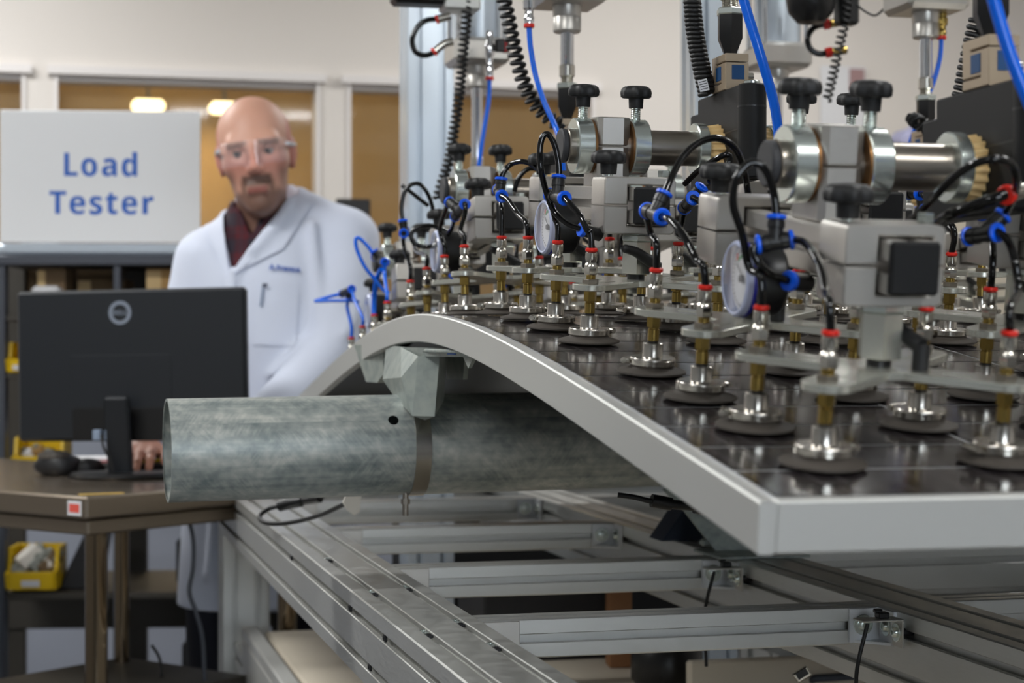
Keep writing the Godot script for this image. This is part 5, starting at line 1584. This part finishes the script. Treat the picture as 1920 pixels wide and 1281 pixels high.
	part("strap", G.new().tube(smooth([Vector3(-0.02, 0.13, 0), Vector3(-0.01, 0.16, 0), Vector3(0.015, 0.16, 0), Vector3(0.025, 0.13, 0)]), 0.004), mats.cable, t)
	t = thing("power_box", "small black box on the rack's lowest shelf, right of the table legs", "box", W((375.0 - 960.0) * k, hy.call(1330) - EYE, z + 0.05), 0.06)
	part("body", G.new().box(Vector3(0.09, 0.16, 0.12), P3(0, 0.08, 0), 0.006), mats.dark_part, t)
	part("vent", G.new().box(Vector3(0.05, 0.02, 0.002), P3(0, 0.11, 0.0605)), mats.rack_grey, t)
	# steel work table, its corner towards the viewer
	var tz := 3.06
	var c := W(-0.697, -EYE, tz)
	var yaw := atan2(0.8, 0.6)
	# local x along the right edge (0.6 right, 0.8 away), local -z along the left edge
	var b := Basis(Vector3(0.6, 0, -0.8), Vector3.UP, Vector3(0.8, 0, 0.6))
	t = thing("work_table", "stainless steel work table with its corner to the viewer, carrying the monitor", "table", c)
	t.basis = b
	var th := EYE - 0.255
	part("tabletop", G.new().box(Vector3(0.56, 0.038, 1.25), P3(0.28, th - 0.019, -0.625), 0.004), mats.table_steel, t)
	part("apron", G.new().box(Vector3(0.53, 0.026, 1.22), P3(0.28, th - 0.053, -0.625), 0.003), mats.table_steel, t)
	for q in [[0.05, -0.035], [0.51, -0.035], [0.05, -1.2], [0.51, -1.2]]:
		part("leg", G.new().rod(0.019, 0, th - 0.06, 24, P3(q[0], 0, q[1]), 0.003), mats.leg_steel, t)
	part("inner_post", G.new().rod(0.014, 0.60, th - 0.06, 20, P3(0.33, 0, -0.29), 0.002), mats.leg_steel, t)
	part("lower_shelf", G.new().box(Vector3(0.37, 0.02, 0.33), P3(0.185, EYE - 0.61, -0.165), 0.003), mats.rack_shelf, t)
	part("warning_sticker", G.new().box(Vector3(0.001, 0.024, 0.034), P3(-0.0005, th - 0.020, -0.030)), mats.label_white, t)
	part("warning_print", G.new().box(Vector3(0.001, 0.014, 0.025), P3(-0.0010, th - 0.020, -0.030)), mat_once("sticker_red", Color(0.86, 0.35, 0.30)), t)
	part("yellow_strip", G.new().box(Vector3(0.014, 0.0008, 0.075), P3(0.055, th + 0.0004, -0.028, Basis(Vector3.UP, 1.1)), 0.0), mats.yellow_sticker, t)
	# monitor seen from behind
	var mz := 3.50
	var mk := mz / FOCAL
	var foot := W((236.0 - 960.0) * mk, -0.255, mz)
	t = thing("monitor", "black computer monitor seen from behind, with a round ring emblem", "monitor", foot, -0.20)
	t.rotation.z = 0.016
	var mw := 0.455
	var mh := 0.284
	var mid := (640.5 - 685.0) * mk + 0.255
	part("housing", G.new().box(Vector3(mw, mh, 0.022), P3(0.016, mid, 0.0), 0.006), mats.monitor_back, t)
	part("screen", G.new().box(Vector3(mw - 0.012, mh - 0.014, 0.002), P3(0.016, mid, -0.0118)), mats.screen, t)
	part("rear_bulge", G.new().box(Vector3(0.20, 0.10, 0.004), P3(-0.002, mid - 0.030, 0.0100), 0.0012), mats.monitor_back, t)
	part("port_recess", G.new().box(Vector3(0.19, 0.062, 0.004), P3(-0.005, mid - 0.110, 0.0105), 0.001), mats.monitor_dark, t)
	for q in [-0.048, -0.024]:
		part("plug", G.new().box(Vector3(0.016, 0.020, 0.012), P3(q, mid - 0.130, 0.017), 0.002), mat_once("plug_blue", Color(0.52, 0.58, 0.66)), t)
	part("emblem_ring", G.new().lathe([Vector2(0.0150, 0.0), Vector2(0.0225, 0.0), Vector2(0.0225, 0.0012), Vector2(0.0150, 0.0012)], 40, P3(-0.002, mid + 0.0985, 0.0108, Basis(Vector3.RIGHT, PI / 2))), mats.logo_grey, t)
	part("emblem_letters", lettering("DELL", 0.0125, 0.001), mats.logo_grey, t, P3(-0.002, mid + 0.0985, 0.0115))
	part("stand_neck", G.new().box(Vector3(0.047, 0.15, 0.018), P3(0.002, 0.078, 0.034, Basis(Vector3.RIGHT, 0.10)), 0.004), mats.monitor_back, t)
	part("stand_base", G.new().lathe([Vector2(0, 0), Vector2(0.108, 0), Vector2(0.110, 0.004), Vector2(0.104, 0.010), Vector2(0, 0.012)], 48, P3(0, 0.0005, 0.0, Basis.from_scale(Vector3(1, 1, 0.78)))), mats.monitor_dark, t)
	hose("thin black monitor lead hanging below the ports", pxs([[190, 815, 3.46], [194, 838, 3.45], [206, 862, 3.45], [212, 885, 3.45]]), 0.0025, mats.cable, "")
	var onto := func(px: float, py: float) -> Vector3:
		var zz := 0.255 * FOCAL / (py - 640.5)
		return W((px - 960.0) * zz / FOCAL, -0.255, zz)
	t = thing("keyboard", "flat black keyboard lying before the monitor stand", "keyboard", onto.call(255, 893), -0.2)
	part("body", G.new().box(Vector3(0.26, 0.012, 0.09), P3(0, 0.007, -0.08), 0.003), mats.dark_part, t)
	var keys := G.new()
	for r in 4:
		for q in 13: keys.box(Vector3(0.015, 0.005, 0.015), P3(-0.115 + q * 0.019, 0.015, -0.112 + r * 0.0205), 0.0015)
	var kk := part("keys", keys, mats.monitor_dark, t)
	kk.set_meta("kind", "stuff")
	t = thing("tool_pouch", "crumpled dark grey pouch on the steel table left of the monitor stand", "pouch", onto.call(112, 891), 0.3)
	part("body", G.new().ball(Vector3(0.050, 0.022, 0.035), P3(0, 0.018, 0)).ball(Vector3(0.035, 0.018, 0.03), P3(0.05, 0.014, 0.0)).ball(Vector3(0.028, 0.026, 0.03), P3(-0.015, 0.022, -0.02)), mats.dark_part, t)
	part("flap", G.new().ball(Vector3(0.032, 0.010, 0.028), P3(-0.01, 0.038, 0.0)), mat_once("worn_grey", Color(0.33, 0.31, 0.29)), t)
	t = thing("paper_sheet", "white papers lying on the steel table behind the monitor stand", "paper", onto.call(170, 868), 0.2)
	part("sheets", G.new().box(Vector3(0.13, 0.012, 0.10), P3(0, 0.006, 0), 0.001), mats.label_white, t)
	part("red_cover", G.new().box(Vector3(0.10, 0.006, 0.03), P3(0.01, 0.004, 0.068), 0.001), mats.copper_red, t)
	t = thing("measuring_tape", "yellow and black box on the steel table right of the monitor stand", "box", onto.call(285, 880), 0.1)
	part("body", G.new().box(Vector3(0.045, 0.014, 0.03), P3(0, 0.007, 0), 0.003), mats.dark_part, t)
	part("stripe", G.new().box(Vector3(0.045, 0.008, 0.0306), P3(0, 0.019, 0), 0.002), mats.yellow_bin, t)
	hose("grey cable hanging down behind the bench's left post", pxs([[345, 928, 3.3], [350, 960, 3.3], [362, 1010, 3.3], [362, 1065, 3.3], [355, 1110, 3.3], [368, 1150, 3.3], [380, 1200, 3.3], [384, 1290, 3.3]]), 0.0040, mats.rack_grey, "")
	hose("thin black cable curving over the table's lower shelf", pxs([[284, 1210, 3.35], [298, 1232, 3.35], [303, 1262, 3.34], [300, 1290, 3.34]]), 0.0028, mats.cable, "")
	# far wall things
	t = thing("wall_display", "small black display on the window sill behind the man's shoulder", "display", PX(662, 412, 5.75), TURN)
	part("panel", G.new().box(Vector3(0.105, 0.062, 0.02), P3(0, 0.033, 0), 0.003), mats.dark_part, t)
	part("ledge", G.new().box(Vector3(0.11, 0.016, 0.028), P3(0.004, -0.006, 0.0), 0.003), mats.grey_part, t)
	part("post", G.new().box(Vector3(0.03, 0.40, 0.02), P3(0, -0.21, -0.01), 0.003), mats.rack_grey, t)
	t = thing("wall_notice", "blurred notice with a reddish picture on the right-hand back wall", "notice", on_panel(2.2, 4.925, 0.0), TURN)
	part("sheet", G.new().box(Vector3(0.165, 0.21, 0.004), P3(0.0, 0.84, 0.0), 0.0005), mats.label_white, t)
	part("picture", G.new().box(Vector3(0.055, 0.075, 0.002), P3(0.05, 0.90, 0.003)), mat_once("notice_red", Color(0.62, 0.50, 0.50)), t)
	# low cabinet far right with wrapped goods
	t = thing("side_cabinet", "pale cabinet by the back wall, seen between the machine's clamps", "cabinet", on_panel(2.42, 4.55, -EYE), TURN)
	part("body", G.new().box(Vector3(0.6, 1.86, 0.5), P3(0, 0.93, 0), 0.006), mats.beige_sheet, t)
	part("door", G.new().box(Vector3(0.28, 1.7, 0.018), P3(-0.147, 0.93, 0.258), 0.004), mats.beige_sheet, t)
	part("door", G.new().box(Vector3(0.28, 1.7, 0.018), P3(0.147, 0.93, 0.258), 0.004), mats.beige_sheet, t)
	t = thing("wrapped_parcel", "lilac wrapped parcel on the pale cabinet behind the nearest shaft", "parcel", on_panel(2.27, 4.5, 1.86 - EYE), TURN)
	part("body", G.new().box(Vector3(0.16, 0.085, 0.16), P3(0, 0.0425, 0), 0.03), mat_once("lilac", Color(0.55, 0.55, 0.66)), t)
	part("film", G.new().ball(Vector3(0.06, 0.045, 0.06), P3(0.02, 0.075, 0.02)), mat_once("lilac", Color(0.55, 0.55, 0.66)), t)


# ---------------------------------------------------------------- the man in the white coat
func drape(f: Field, poly: Array, lift: float, n := 8) -> G:   # a piece of cloth on a garment: corners a, b (top), c, d (bottom) in x, y
	return G.new().grid(func(s: float, t: float) -> Vector3:
		var p: Vector2 = (poly[0] as Vector2).lerp(poly[1], s).lerp((poly[3] as Vector2).lerp(poly[2], s), t)
		var z := 0.32
		for i in 40:
			var d := f.at(Vector3(p.x, p.y, z))
			if d < 0.001 or z < -0.1: break
			z -= d * 0.8
		return Vector3(p.x, p.y, z + lift), n, n, true)

func hand(mirror: float) -> G:   # palm down, fingers along z; thumb on the side x * mirror
	var f := Field.new()
	f.egg(Vector3(0, 0, 0.035), Vector3(0.038, 0.014, 0.045), 0.012)
	f.bone(Vector3(0, 0.004, -0.05), Vector3(0, 0, 0.01), 0.026, 0.024, 0.02)
	var lens := [[-0.030, 0.062, 0.020, 0.018], [-0.010, 0.072, 0.026, 0.021], [0.011, 0.070, 0.024, 0.020], [0.031, 0.058, 0.017, 0.015]]
	for q in lens:
		var x: float = -q[0] * mirror
		var a := Vector3(x * 0.8, 0.002, 0.035)
		var b := Vector3(x, 0.004, q[1] + 0.012)
		var c := b + Vector3(x * 0.06, -0.008, q[2])
		var d := c + Vector3(0, -0.012, q[3] * 0.8)
		f.bone(a, b, 0.0105, 0.0095, 0.006)
		f.bone(b, c, 0.0092, 0.0085, 0.003)
		f.bone(c, d, 0.0085, 0.0075, 0.003)
	f.bone(Vector3(mirror * 0.025, -0.003, 0.005), Vector3(mirror * 0.052, -0.008, 0.035), 0.014, 0.011, 0.010)
	f.bone(Vector3(mirror * 0.052, -0.008, 0.035), Vector3(mirror * 0.052, -0.014, 0.062), 0.010, 0.008, 0.004)
	var g := f.nets(Vector3(-0.08, -0.04, -0.085), Vector3(0.08, 0.04, 0.14), 0.0034)
	var sk := Color(0.78, 0.56, 0.47).srgb_to_linear()
	for p in g.v: g.c.append(sk)
	return g

func make_man() -> void:
	var base := W((500.0 - 960.0) * 3.85 / FOCAL, -EYE, 3.85)
	var t := thing("person", "bald bearded person in a white lab coat and clear safety glasses, standing behind the monitor", "person", base)
	# head, in its own axes
	var f := Field.new()
	f.egg(Vector3(0, 0.036, -0.012), Vector3(0.0760, 0.083, 0.094), 0.02)
	f.egg(Vector3(0, -0.018, 0.014), Vector3(0.0600, 0.085, 0.074), 0.03)
	f.egg(Vector3(0, -0.074, 0.030), Vector3(0.0415, 0.046, 0.050), 0.03)
	f.egg(Vector3(0, -0.106, 0.058), Vector3(0.021, 0.018, 0.022), 0.028)
	for s in [-1.0, 1.0]:
		f.egg(Vector3(s * 0.039, -0.020, 0.050), Vector3(0.022, 0.020, 0.020), 0.03)
		f.egg(Vector3(s * 0.0715, -0.008, -0.004), Vector3(0.008, 0.031, 0.019), 0.008)
		f.egg(Vector3(s * 0.0765, 0.004, -0.012), Vector3(0.007, 0.022, 0.012), 0.008)
	f.bone(Vector3(-0.036, 0.020, 0.070), Vector3(0.036, 0.020, 0.070), 0.014, 0.014, 0.02)
	for s in [-1.0, 1.0]:
		f.egg(Vector3(s * 0.031, 0.001, 0.090), Vector3(0.018, 0.011, 0.012), 0.012, true)
	f.bone(Vector3(0, 0.012, 0.086), Vector3(0, -0.030, 0.106), 0.008, 0.011, 0.014)
	for s in [-1.0, 1.0]:
		f.egg(Vector3(s * 0.011, -0.035, 0.096), Vector3(0.008, 0.007, 0.009), 0.008)
	f.bone(Vector3(-0.018, -0.066, 0.083), Vector3(0.018, -0.066, 0.083), 0.0055, 0.0055, 0.010)
	f.bone(Vector3(-0.015, -0.076, 0.082), Vector3(0.015, -0.076, 0.082), 0.0065, 0.0065, 0.008)
	f.bone(Vector3(0, -0.06, -0.02), Vector3(-0.012, -0.20, -0.05), 0.048, 0.056, 0.03)
	var g := f.nets(Vector3(-0.1, -0.19, -0.12), Vector3(0.1, 0.13, 0.13), 0.0042)
	var skin := Color(0.83, 0.63, 0.545).srgb_to_linear()
	var pink := Color(0.78, 0.50, 0.45).srgb_to_linear()
	var hair := Color(0.20, 0.135, 0.10).srgb_to_linear()
	var lip := Color(0.60, 0.37, 0.33).srgb_to_linear()
	for p in g.v:
		var c := skin.lerp(pink, clampf(1.0 - absf(p.y + 0.02) / 0.05, 0.0, 1.0) * clampf((p.z - 0.04) / 0.03, 0.0, 1.0) * 0.7)
		if absf(p.x) > 0.069: c = skin.lerp(pink, 0.9)
		var w := 0.0
		if p.z > -0.02:
			var ax := absf(p.x)
			var jaw := clampf((-0.068 - p.y) / 0.014, 0.0, 1.0) * 0.66
			var cheek := clampf((ax - 0.040) / 0.010, 0.0, 1.0) * clampf((-0.020 - p.y) / 0.02, 0.0, 1.0) * 0.42
			w = maxf(jaw, cheek)
			if p.z > 0.04:
				var tash := clampf((0.033 - ax) / 0.006, 0.0, 1.0) * clampf((-0.0425 - p.y) / 0.004, 0.0, 1.0) * clampf((p.y + 0.068) / 0.003, 0.0, 1.0)
				var sides := clampf(1.0 - absf(ax - 0.028) / 0.009, 0.0, 1.0) * clampf((-0.05 - p.y) / 0.006, 0.0, 1.0)
				var chin := clampf((0.030 - ax) / 0.008, 0.0, 1.0) * clampf((-0.083 - p.y) / 0.005, 0.0, 1.0)
				w = maxf(w, maxf(tash * 0.85, maxf(sides * 0.72, chin * 0.72)))
			if p.z > 0.06 and absf(p.y - 0.021 + absf(p.x) * 0.08) < 0.0055 and absf(p.x) > 0.012 and absf(p.x) < 0.052: w = 0.55
		c = c.lerp(hair, w)
		if p.z > 0.075 and absf(p.x) < 0.020 and p.y < -0.067 and p.y > -0.0815: c = lip
		g.c.append(c)
	var hx := Transform3D(Basis(Vector3.BACK, 0.13) * Basis(Vector3.UP, 0.06) * Basis(Vector3.RIGHT, 0.06), Vector3(-0.016, 1.646, 0.045))
	var head := part("head", g, mats.skin, t, hx)
	for s in [-1.0, 1.0]:
		var e := part("eye", G.new().ball(Vector3(0.0118, 0.0118, 0.0118), P3(s * 0.031, 0.0025, 0.0705)), mats.eye_white, head)
		part("iris", G.new().ball(Vector3(0.0058, 0.0058, 0.002), P3(s * 0.031 - 0.002, 0.0015, 0.0818)), mats.iris, head)
		part("eyelid", G.new().ball(Vector3(0.0138, 0.0085, 0.0132), P3(s * 0.031, 0.0080, 0.0705)), mat_once("lid_skin", Color(0.62, 0.43, 0.37)), head)
		part("spectacle_lens", G.new().grid(func(a: float, b: float) -> Vector3:
			var x: float = lerpf(0.006, 0.068, a) * s
			return Vector3(x, lerpf(0.022, -0.024, b) - (0.006 if a < 0.2 and b > 0.6 else 0.0), 0.112 - x * x * 9.0), 12, 6), mats.clear, head)
		part("spectacle_temple", G.new().tube([Vector3(s * 0.069, 0.012, 0.068), Vector3(s * 0.076, 0.010, 0.03), Vector3(s * 0.080, 0.012, -0.02)], 0.0045, 8), mat_once("clear_plastic", Color(0.78, 0.78, 0.80)), head)
	part("spectacle_bridge", G.new().tube([Vector3(-0.068, 0.022, 0.071), Vector3(-0.035, 0.024, 0.101), Vector3(0, 0.022, 0.112), Vector3(0.035, 0.024, 0.101), Vector3(0.068, 0.022, 0.071)], 0.0009, 6), mats.clear, head)
	# shirt with its collar
	var sh := Field.new()
	sh.egg(Vector3(0.0, 1.33, -0.01), Vector3(0.158, 0.205, 0.112), 0.03)
	sh.bone(Vector3(-0.06, 1.46, -0.02), Vector3(0.07, 1.48, -0.02), 0.058, 0.058, 0.05)
	sh.bone(Vector3(-0.008, 1.46, -0.012), Vector3(-0.012, 1.535, -0.004), 0.072, 0.066, 0.03)
	sh.cut = func(q: Vector3, d: float) -> float:
		var a := Vector3(-0.008, 1.44, -0.02)
		var ab := Vector3(-0.014, 1.62, 0.012) - a
		var h := clampf((q - a).dot(ab) / ab.length_squared(), 0.0, 1.3)
		var hole := (q - a - ab * h).length() - 0.0605
		var notch := maxf(absf(q.x + 0.022) - (q.y - 1.478) * 0.42, -(q.z - 0.02))
		return maxf(maxf(maxf(d, -hole), q.y - 1.562 - (0.018 if q.x > 0 else 0.0) * clampf(q.x / 0.04, 0, 1)), -maxf(notch, 1.478 - q.y))
	part("shirt", sh.nets(Vector3(-0.2, 1.22, -0.16), Vector3(0.2, 1.60, 0.16), 0.0062), mats.plaid, t)
	# coat
	var c := Field.new()
	c.egg(Vector3(0.0, 1.33, -0.01), Vector3(0.172, 0.215, 0.126), 0.03)
	c.egg(Vector3(0.0, 1.10, 0.0), Vector3(0.166, 0.28, 0.132), 0.06)
	c.bone(Vector3(-0.05, 0.98, -0.01), Vector3(-0.055, 0.70, -0.01), 0.120, 0.132, 0.05)
	c.bone(Vector3(0.05, 0.98, -0.01), Vector3(0.055, 0.70, -0.01), 0.120, 0.132, 0.05)
	c.bone(Vector3(-0.05, 1.480, -0.02), Vector3(-0.122, 1.430, -0.005), 0.056, 0.058, 0.04)
	c.bone(Vector3(0.06, 1.525, -0.02), Vector3(0.160, 1.475, -0.01), 0.058, 0.062, 0.04)
	c.bone(Vector3(-0.012, 1.48, -0.04), Vector3(-0.006, 1.545, -0.032), 0.088, 0.074, 0.03)
	c.bone(Vector3(-0.126, 1.43, 0), Vector3(-0.192, 1.19, 0.02), 0.060, 0.054, 0.03)
	c.bone(Vector3(-0.192, 1.19, 0.02), Vector3(-0.205, 1.075, 0.17), 0.054, 0.044, 0.02)
	c.bone(Vector3(0.165, 1.47, -0.01), Vector3(0.160, 1.255, 0.10), 0.064, 0.060, 0.03)
	c.bone(Vector3(0.160, 1.255, 0.10), Vector3(0.03, 1.115, 0.235), 0.058, 0.046, 0.02)
	# folds: raised ridges where the cloth pulls
	for q in [[0.10, 1.50, 0.06, 0.125, 1.30, 0.115], [0.05, 1.53, 0.055, -0.02, 1.44, 0.105], [0.215, 1.38, 0.05, 0.175, 1.28, 0.155], [-0.13, 1.44, 0.05, -0.16, 1.28, 0.06], [0.09, 1.26, 0.125, 0.03, 1.20, 0.135], [-0.05, 1.40, 0.108, -0.075, 1.10, 0.125], [-0.06, 1.25, 0.11, -0.10, 0.80, 0.115], [0.05, 1.05, 0.12, 0.07, 0.78, 0.115]]:
		c.bone(Vector3(q[0], q[1], q[2]), Vector3(q[3], q[4], q[5]), 0.008, 0.006, 0.022)
	c.cut = func(q: Vector3, d: float) -> float:
		var a := Vector3(-0.008, 1.44, -0.012)
		var ab := Vector3(-0.012, 1.65, -0.004) - a
		var h := clampf((q - a).dot(ab) / ab.length_squared(), 0.0, 1.3)
		var hole := (q - a - ab * h).length() - 0.0725
		var left := (q.x + 0.058) + (q.y - 1.405) * 0.26
		var right := (q.y - 1.405) * 0.70 - (q.x + 0.058)
		var vee := minf(minf(left, right) * 0.82, minf(q.z - 0.0, q.y - 1.39))
		d = maxf(d, maxf(-hole, q.y - 1.60))
		return maxf(maxf(d, vee), 0.722 - q.y)
	part("lab_coat", c.nets(Vector3(-0.30, 0.70, -0.18), Vector3(0.26, 1.64, 0.32), 0.0092), mats.coat, t)
	c.cutting = false
	part("lapel", drape(c, [Vector2(0.052, 1.562), Vector2(0.100, 1.552), Vector2(0.045, 1.452), Vector2(-0.052, 1.400)], 0.005), mats.coat, t)
	part("lapel", drape(c, [Vector2(-0.128, 1.512), Vector2(-0.088, 1.535), Vector2(-0.062, 1.40), Vector2(-0.098, 1.455)], 0.005), mats.coat, t)
	part("front_edge", drape(c, [Vector2(-0.062, 1.408), Vector2(-0.048, 1.408), Vector2(-0.040, 0.76), Vector2(-0.054, 0.76)], 0.003, 14), mats.coat, t)
	part("chest_pocket", drape(c, [Vector2(-0.010, 1.372), Vector2(0.078, 1.366), Vector2(0.074, 1.255), Vector2(-0.010, 1.258)], 0.0016), mats.coat, t)
	var pen := drape(c, [Vector2(0.007, 1.377), Vector2(0.0115, 1.377), Vector2(0.007, 1.335), Vector2(0.0025, 1.335)], 0.006, 4)
	part("pen", pen, mat_once("pen_grey", Color(0.45, 0.52, 0.62)), t)
	part("pen_clip", drape(c, [Vector2(0.007, 1.381), Vector2(0.018, 1.381), Vector2(0.017, 1.374), Vector2(0.007, 1.374)], 0.0075, 2), mat_once("pen_dark", Color(0.16, 0.18, 0.28)), t)
	var nm := lettering("A.France", 0.0148, 0.001)
	var zz := 0.30
	for i in 40: zz -= c.at(Vector3(0.050, 1.412, zz)) * 0.8
	part("name_stitching", nm, mats.thread_blue, t, Transform3D(Basis(Vector3.BACK, -0.08) * Basis(Vector3.UP, 0.25) * Basis(Vector3.RIGHT, -0.38), Vector3(0.050, 1.412, zz + 0.003)))
	# hands, trousers, shoes
	part("hand", hand(1.0), mats.skin, t, Transform3D(Basis(Vector3.RIGHT, 0.18), Vector3(-0.213, 1.060, 0.215)))
	part("hand", hand(-1.0), mats.skin, t, Transform3D(Basis(Vector3.UP, -0.75) * Basis(Vector3.RIGHT, 0.35), Vector3(-0.012, 1.082, 0.272)))
	var tr := Field.new()
	tr.egg(Vector3(0, 0.90, -0.01), Vector3(0.16, 0.14, 0.11), 0.03)
	for s in [-1.0, 1.0]:
		tr.bone(Vector3(s * 0.085, 0.88, -0.01), Vector3(s * 0.10, 0.48, 0.0), 0.088, 0.062, 0.02)
		tr.bone(Vector3(s * 0.10, 0.48, 0.0), Vector3(s * 0.11, 0.08, -0.02), 0.062, 0.052, 0.02)
	part("trousers", tr.nets(Vector3(-0.22, 0.03, -0.15), Vector3(0.22, 1.04, 0.14), 0.014), mats.trousers, t)
	for s in [-1.0, 1.0]:
		var so := Field.new()
		so.egg(Vector3(0, 0.045, 0.0), Vector3(0.045, 0.048, 0.07), 0.02)
		so.egg(Vector3(0, 0.035, 0.10), Vector3(0.046, 0.036, 0.09), 0.03)
		so.cut = func(q: Vector3, d: float) -> float: return maxf(d, 0.001 - q.y)
		part("shoe", so.nets(Vector3(-0.07, -0.01, -0.1), Vector3(0.07, 0.12, 0.21), 0.008), mats.shoe, t, P3(s * 0.11, 0, -0.02, Basis(Vector3.UP, s * 0.15)))


func _ready() -> void:
	make_camera()
	make_materials()
	make_lamps()
	make_room()
	make_bench()
	make_panel()
	make_tube()
	make_spreaders()
	make_beams()
	make_shafts()
	make_cylinders()
	make_gauges()
	make_hoses()
	make_cables()
	make_left()
	make_man()
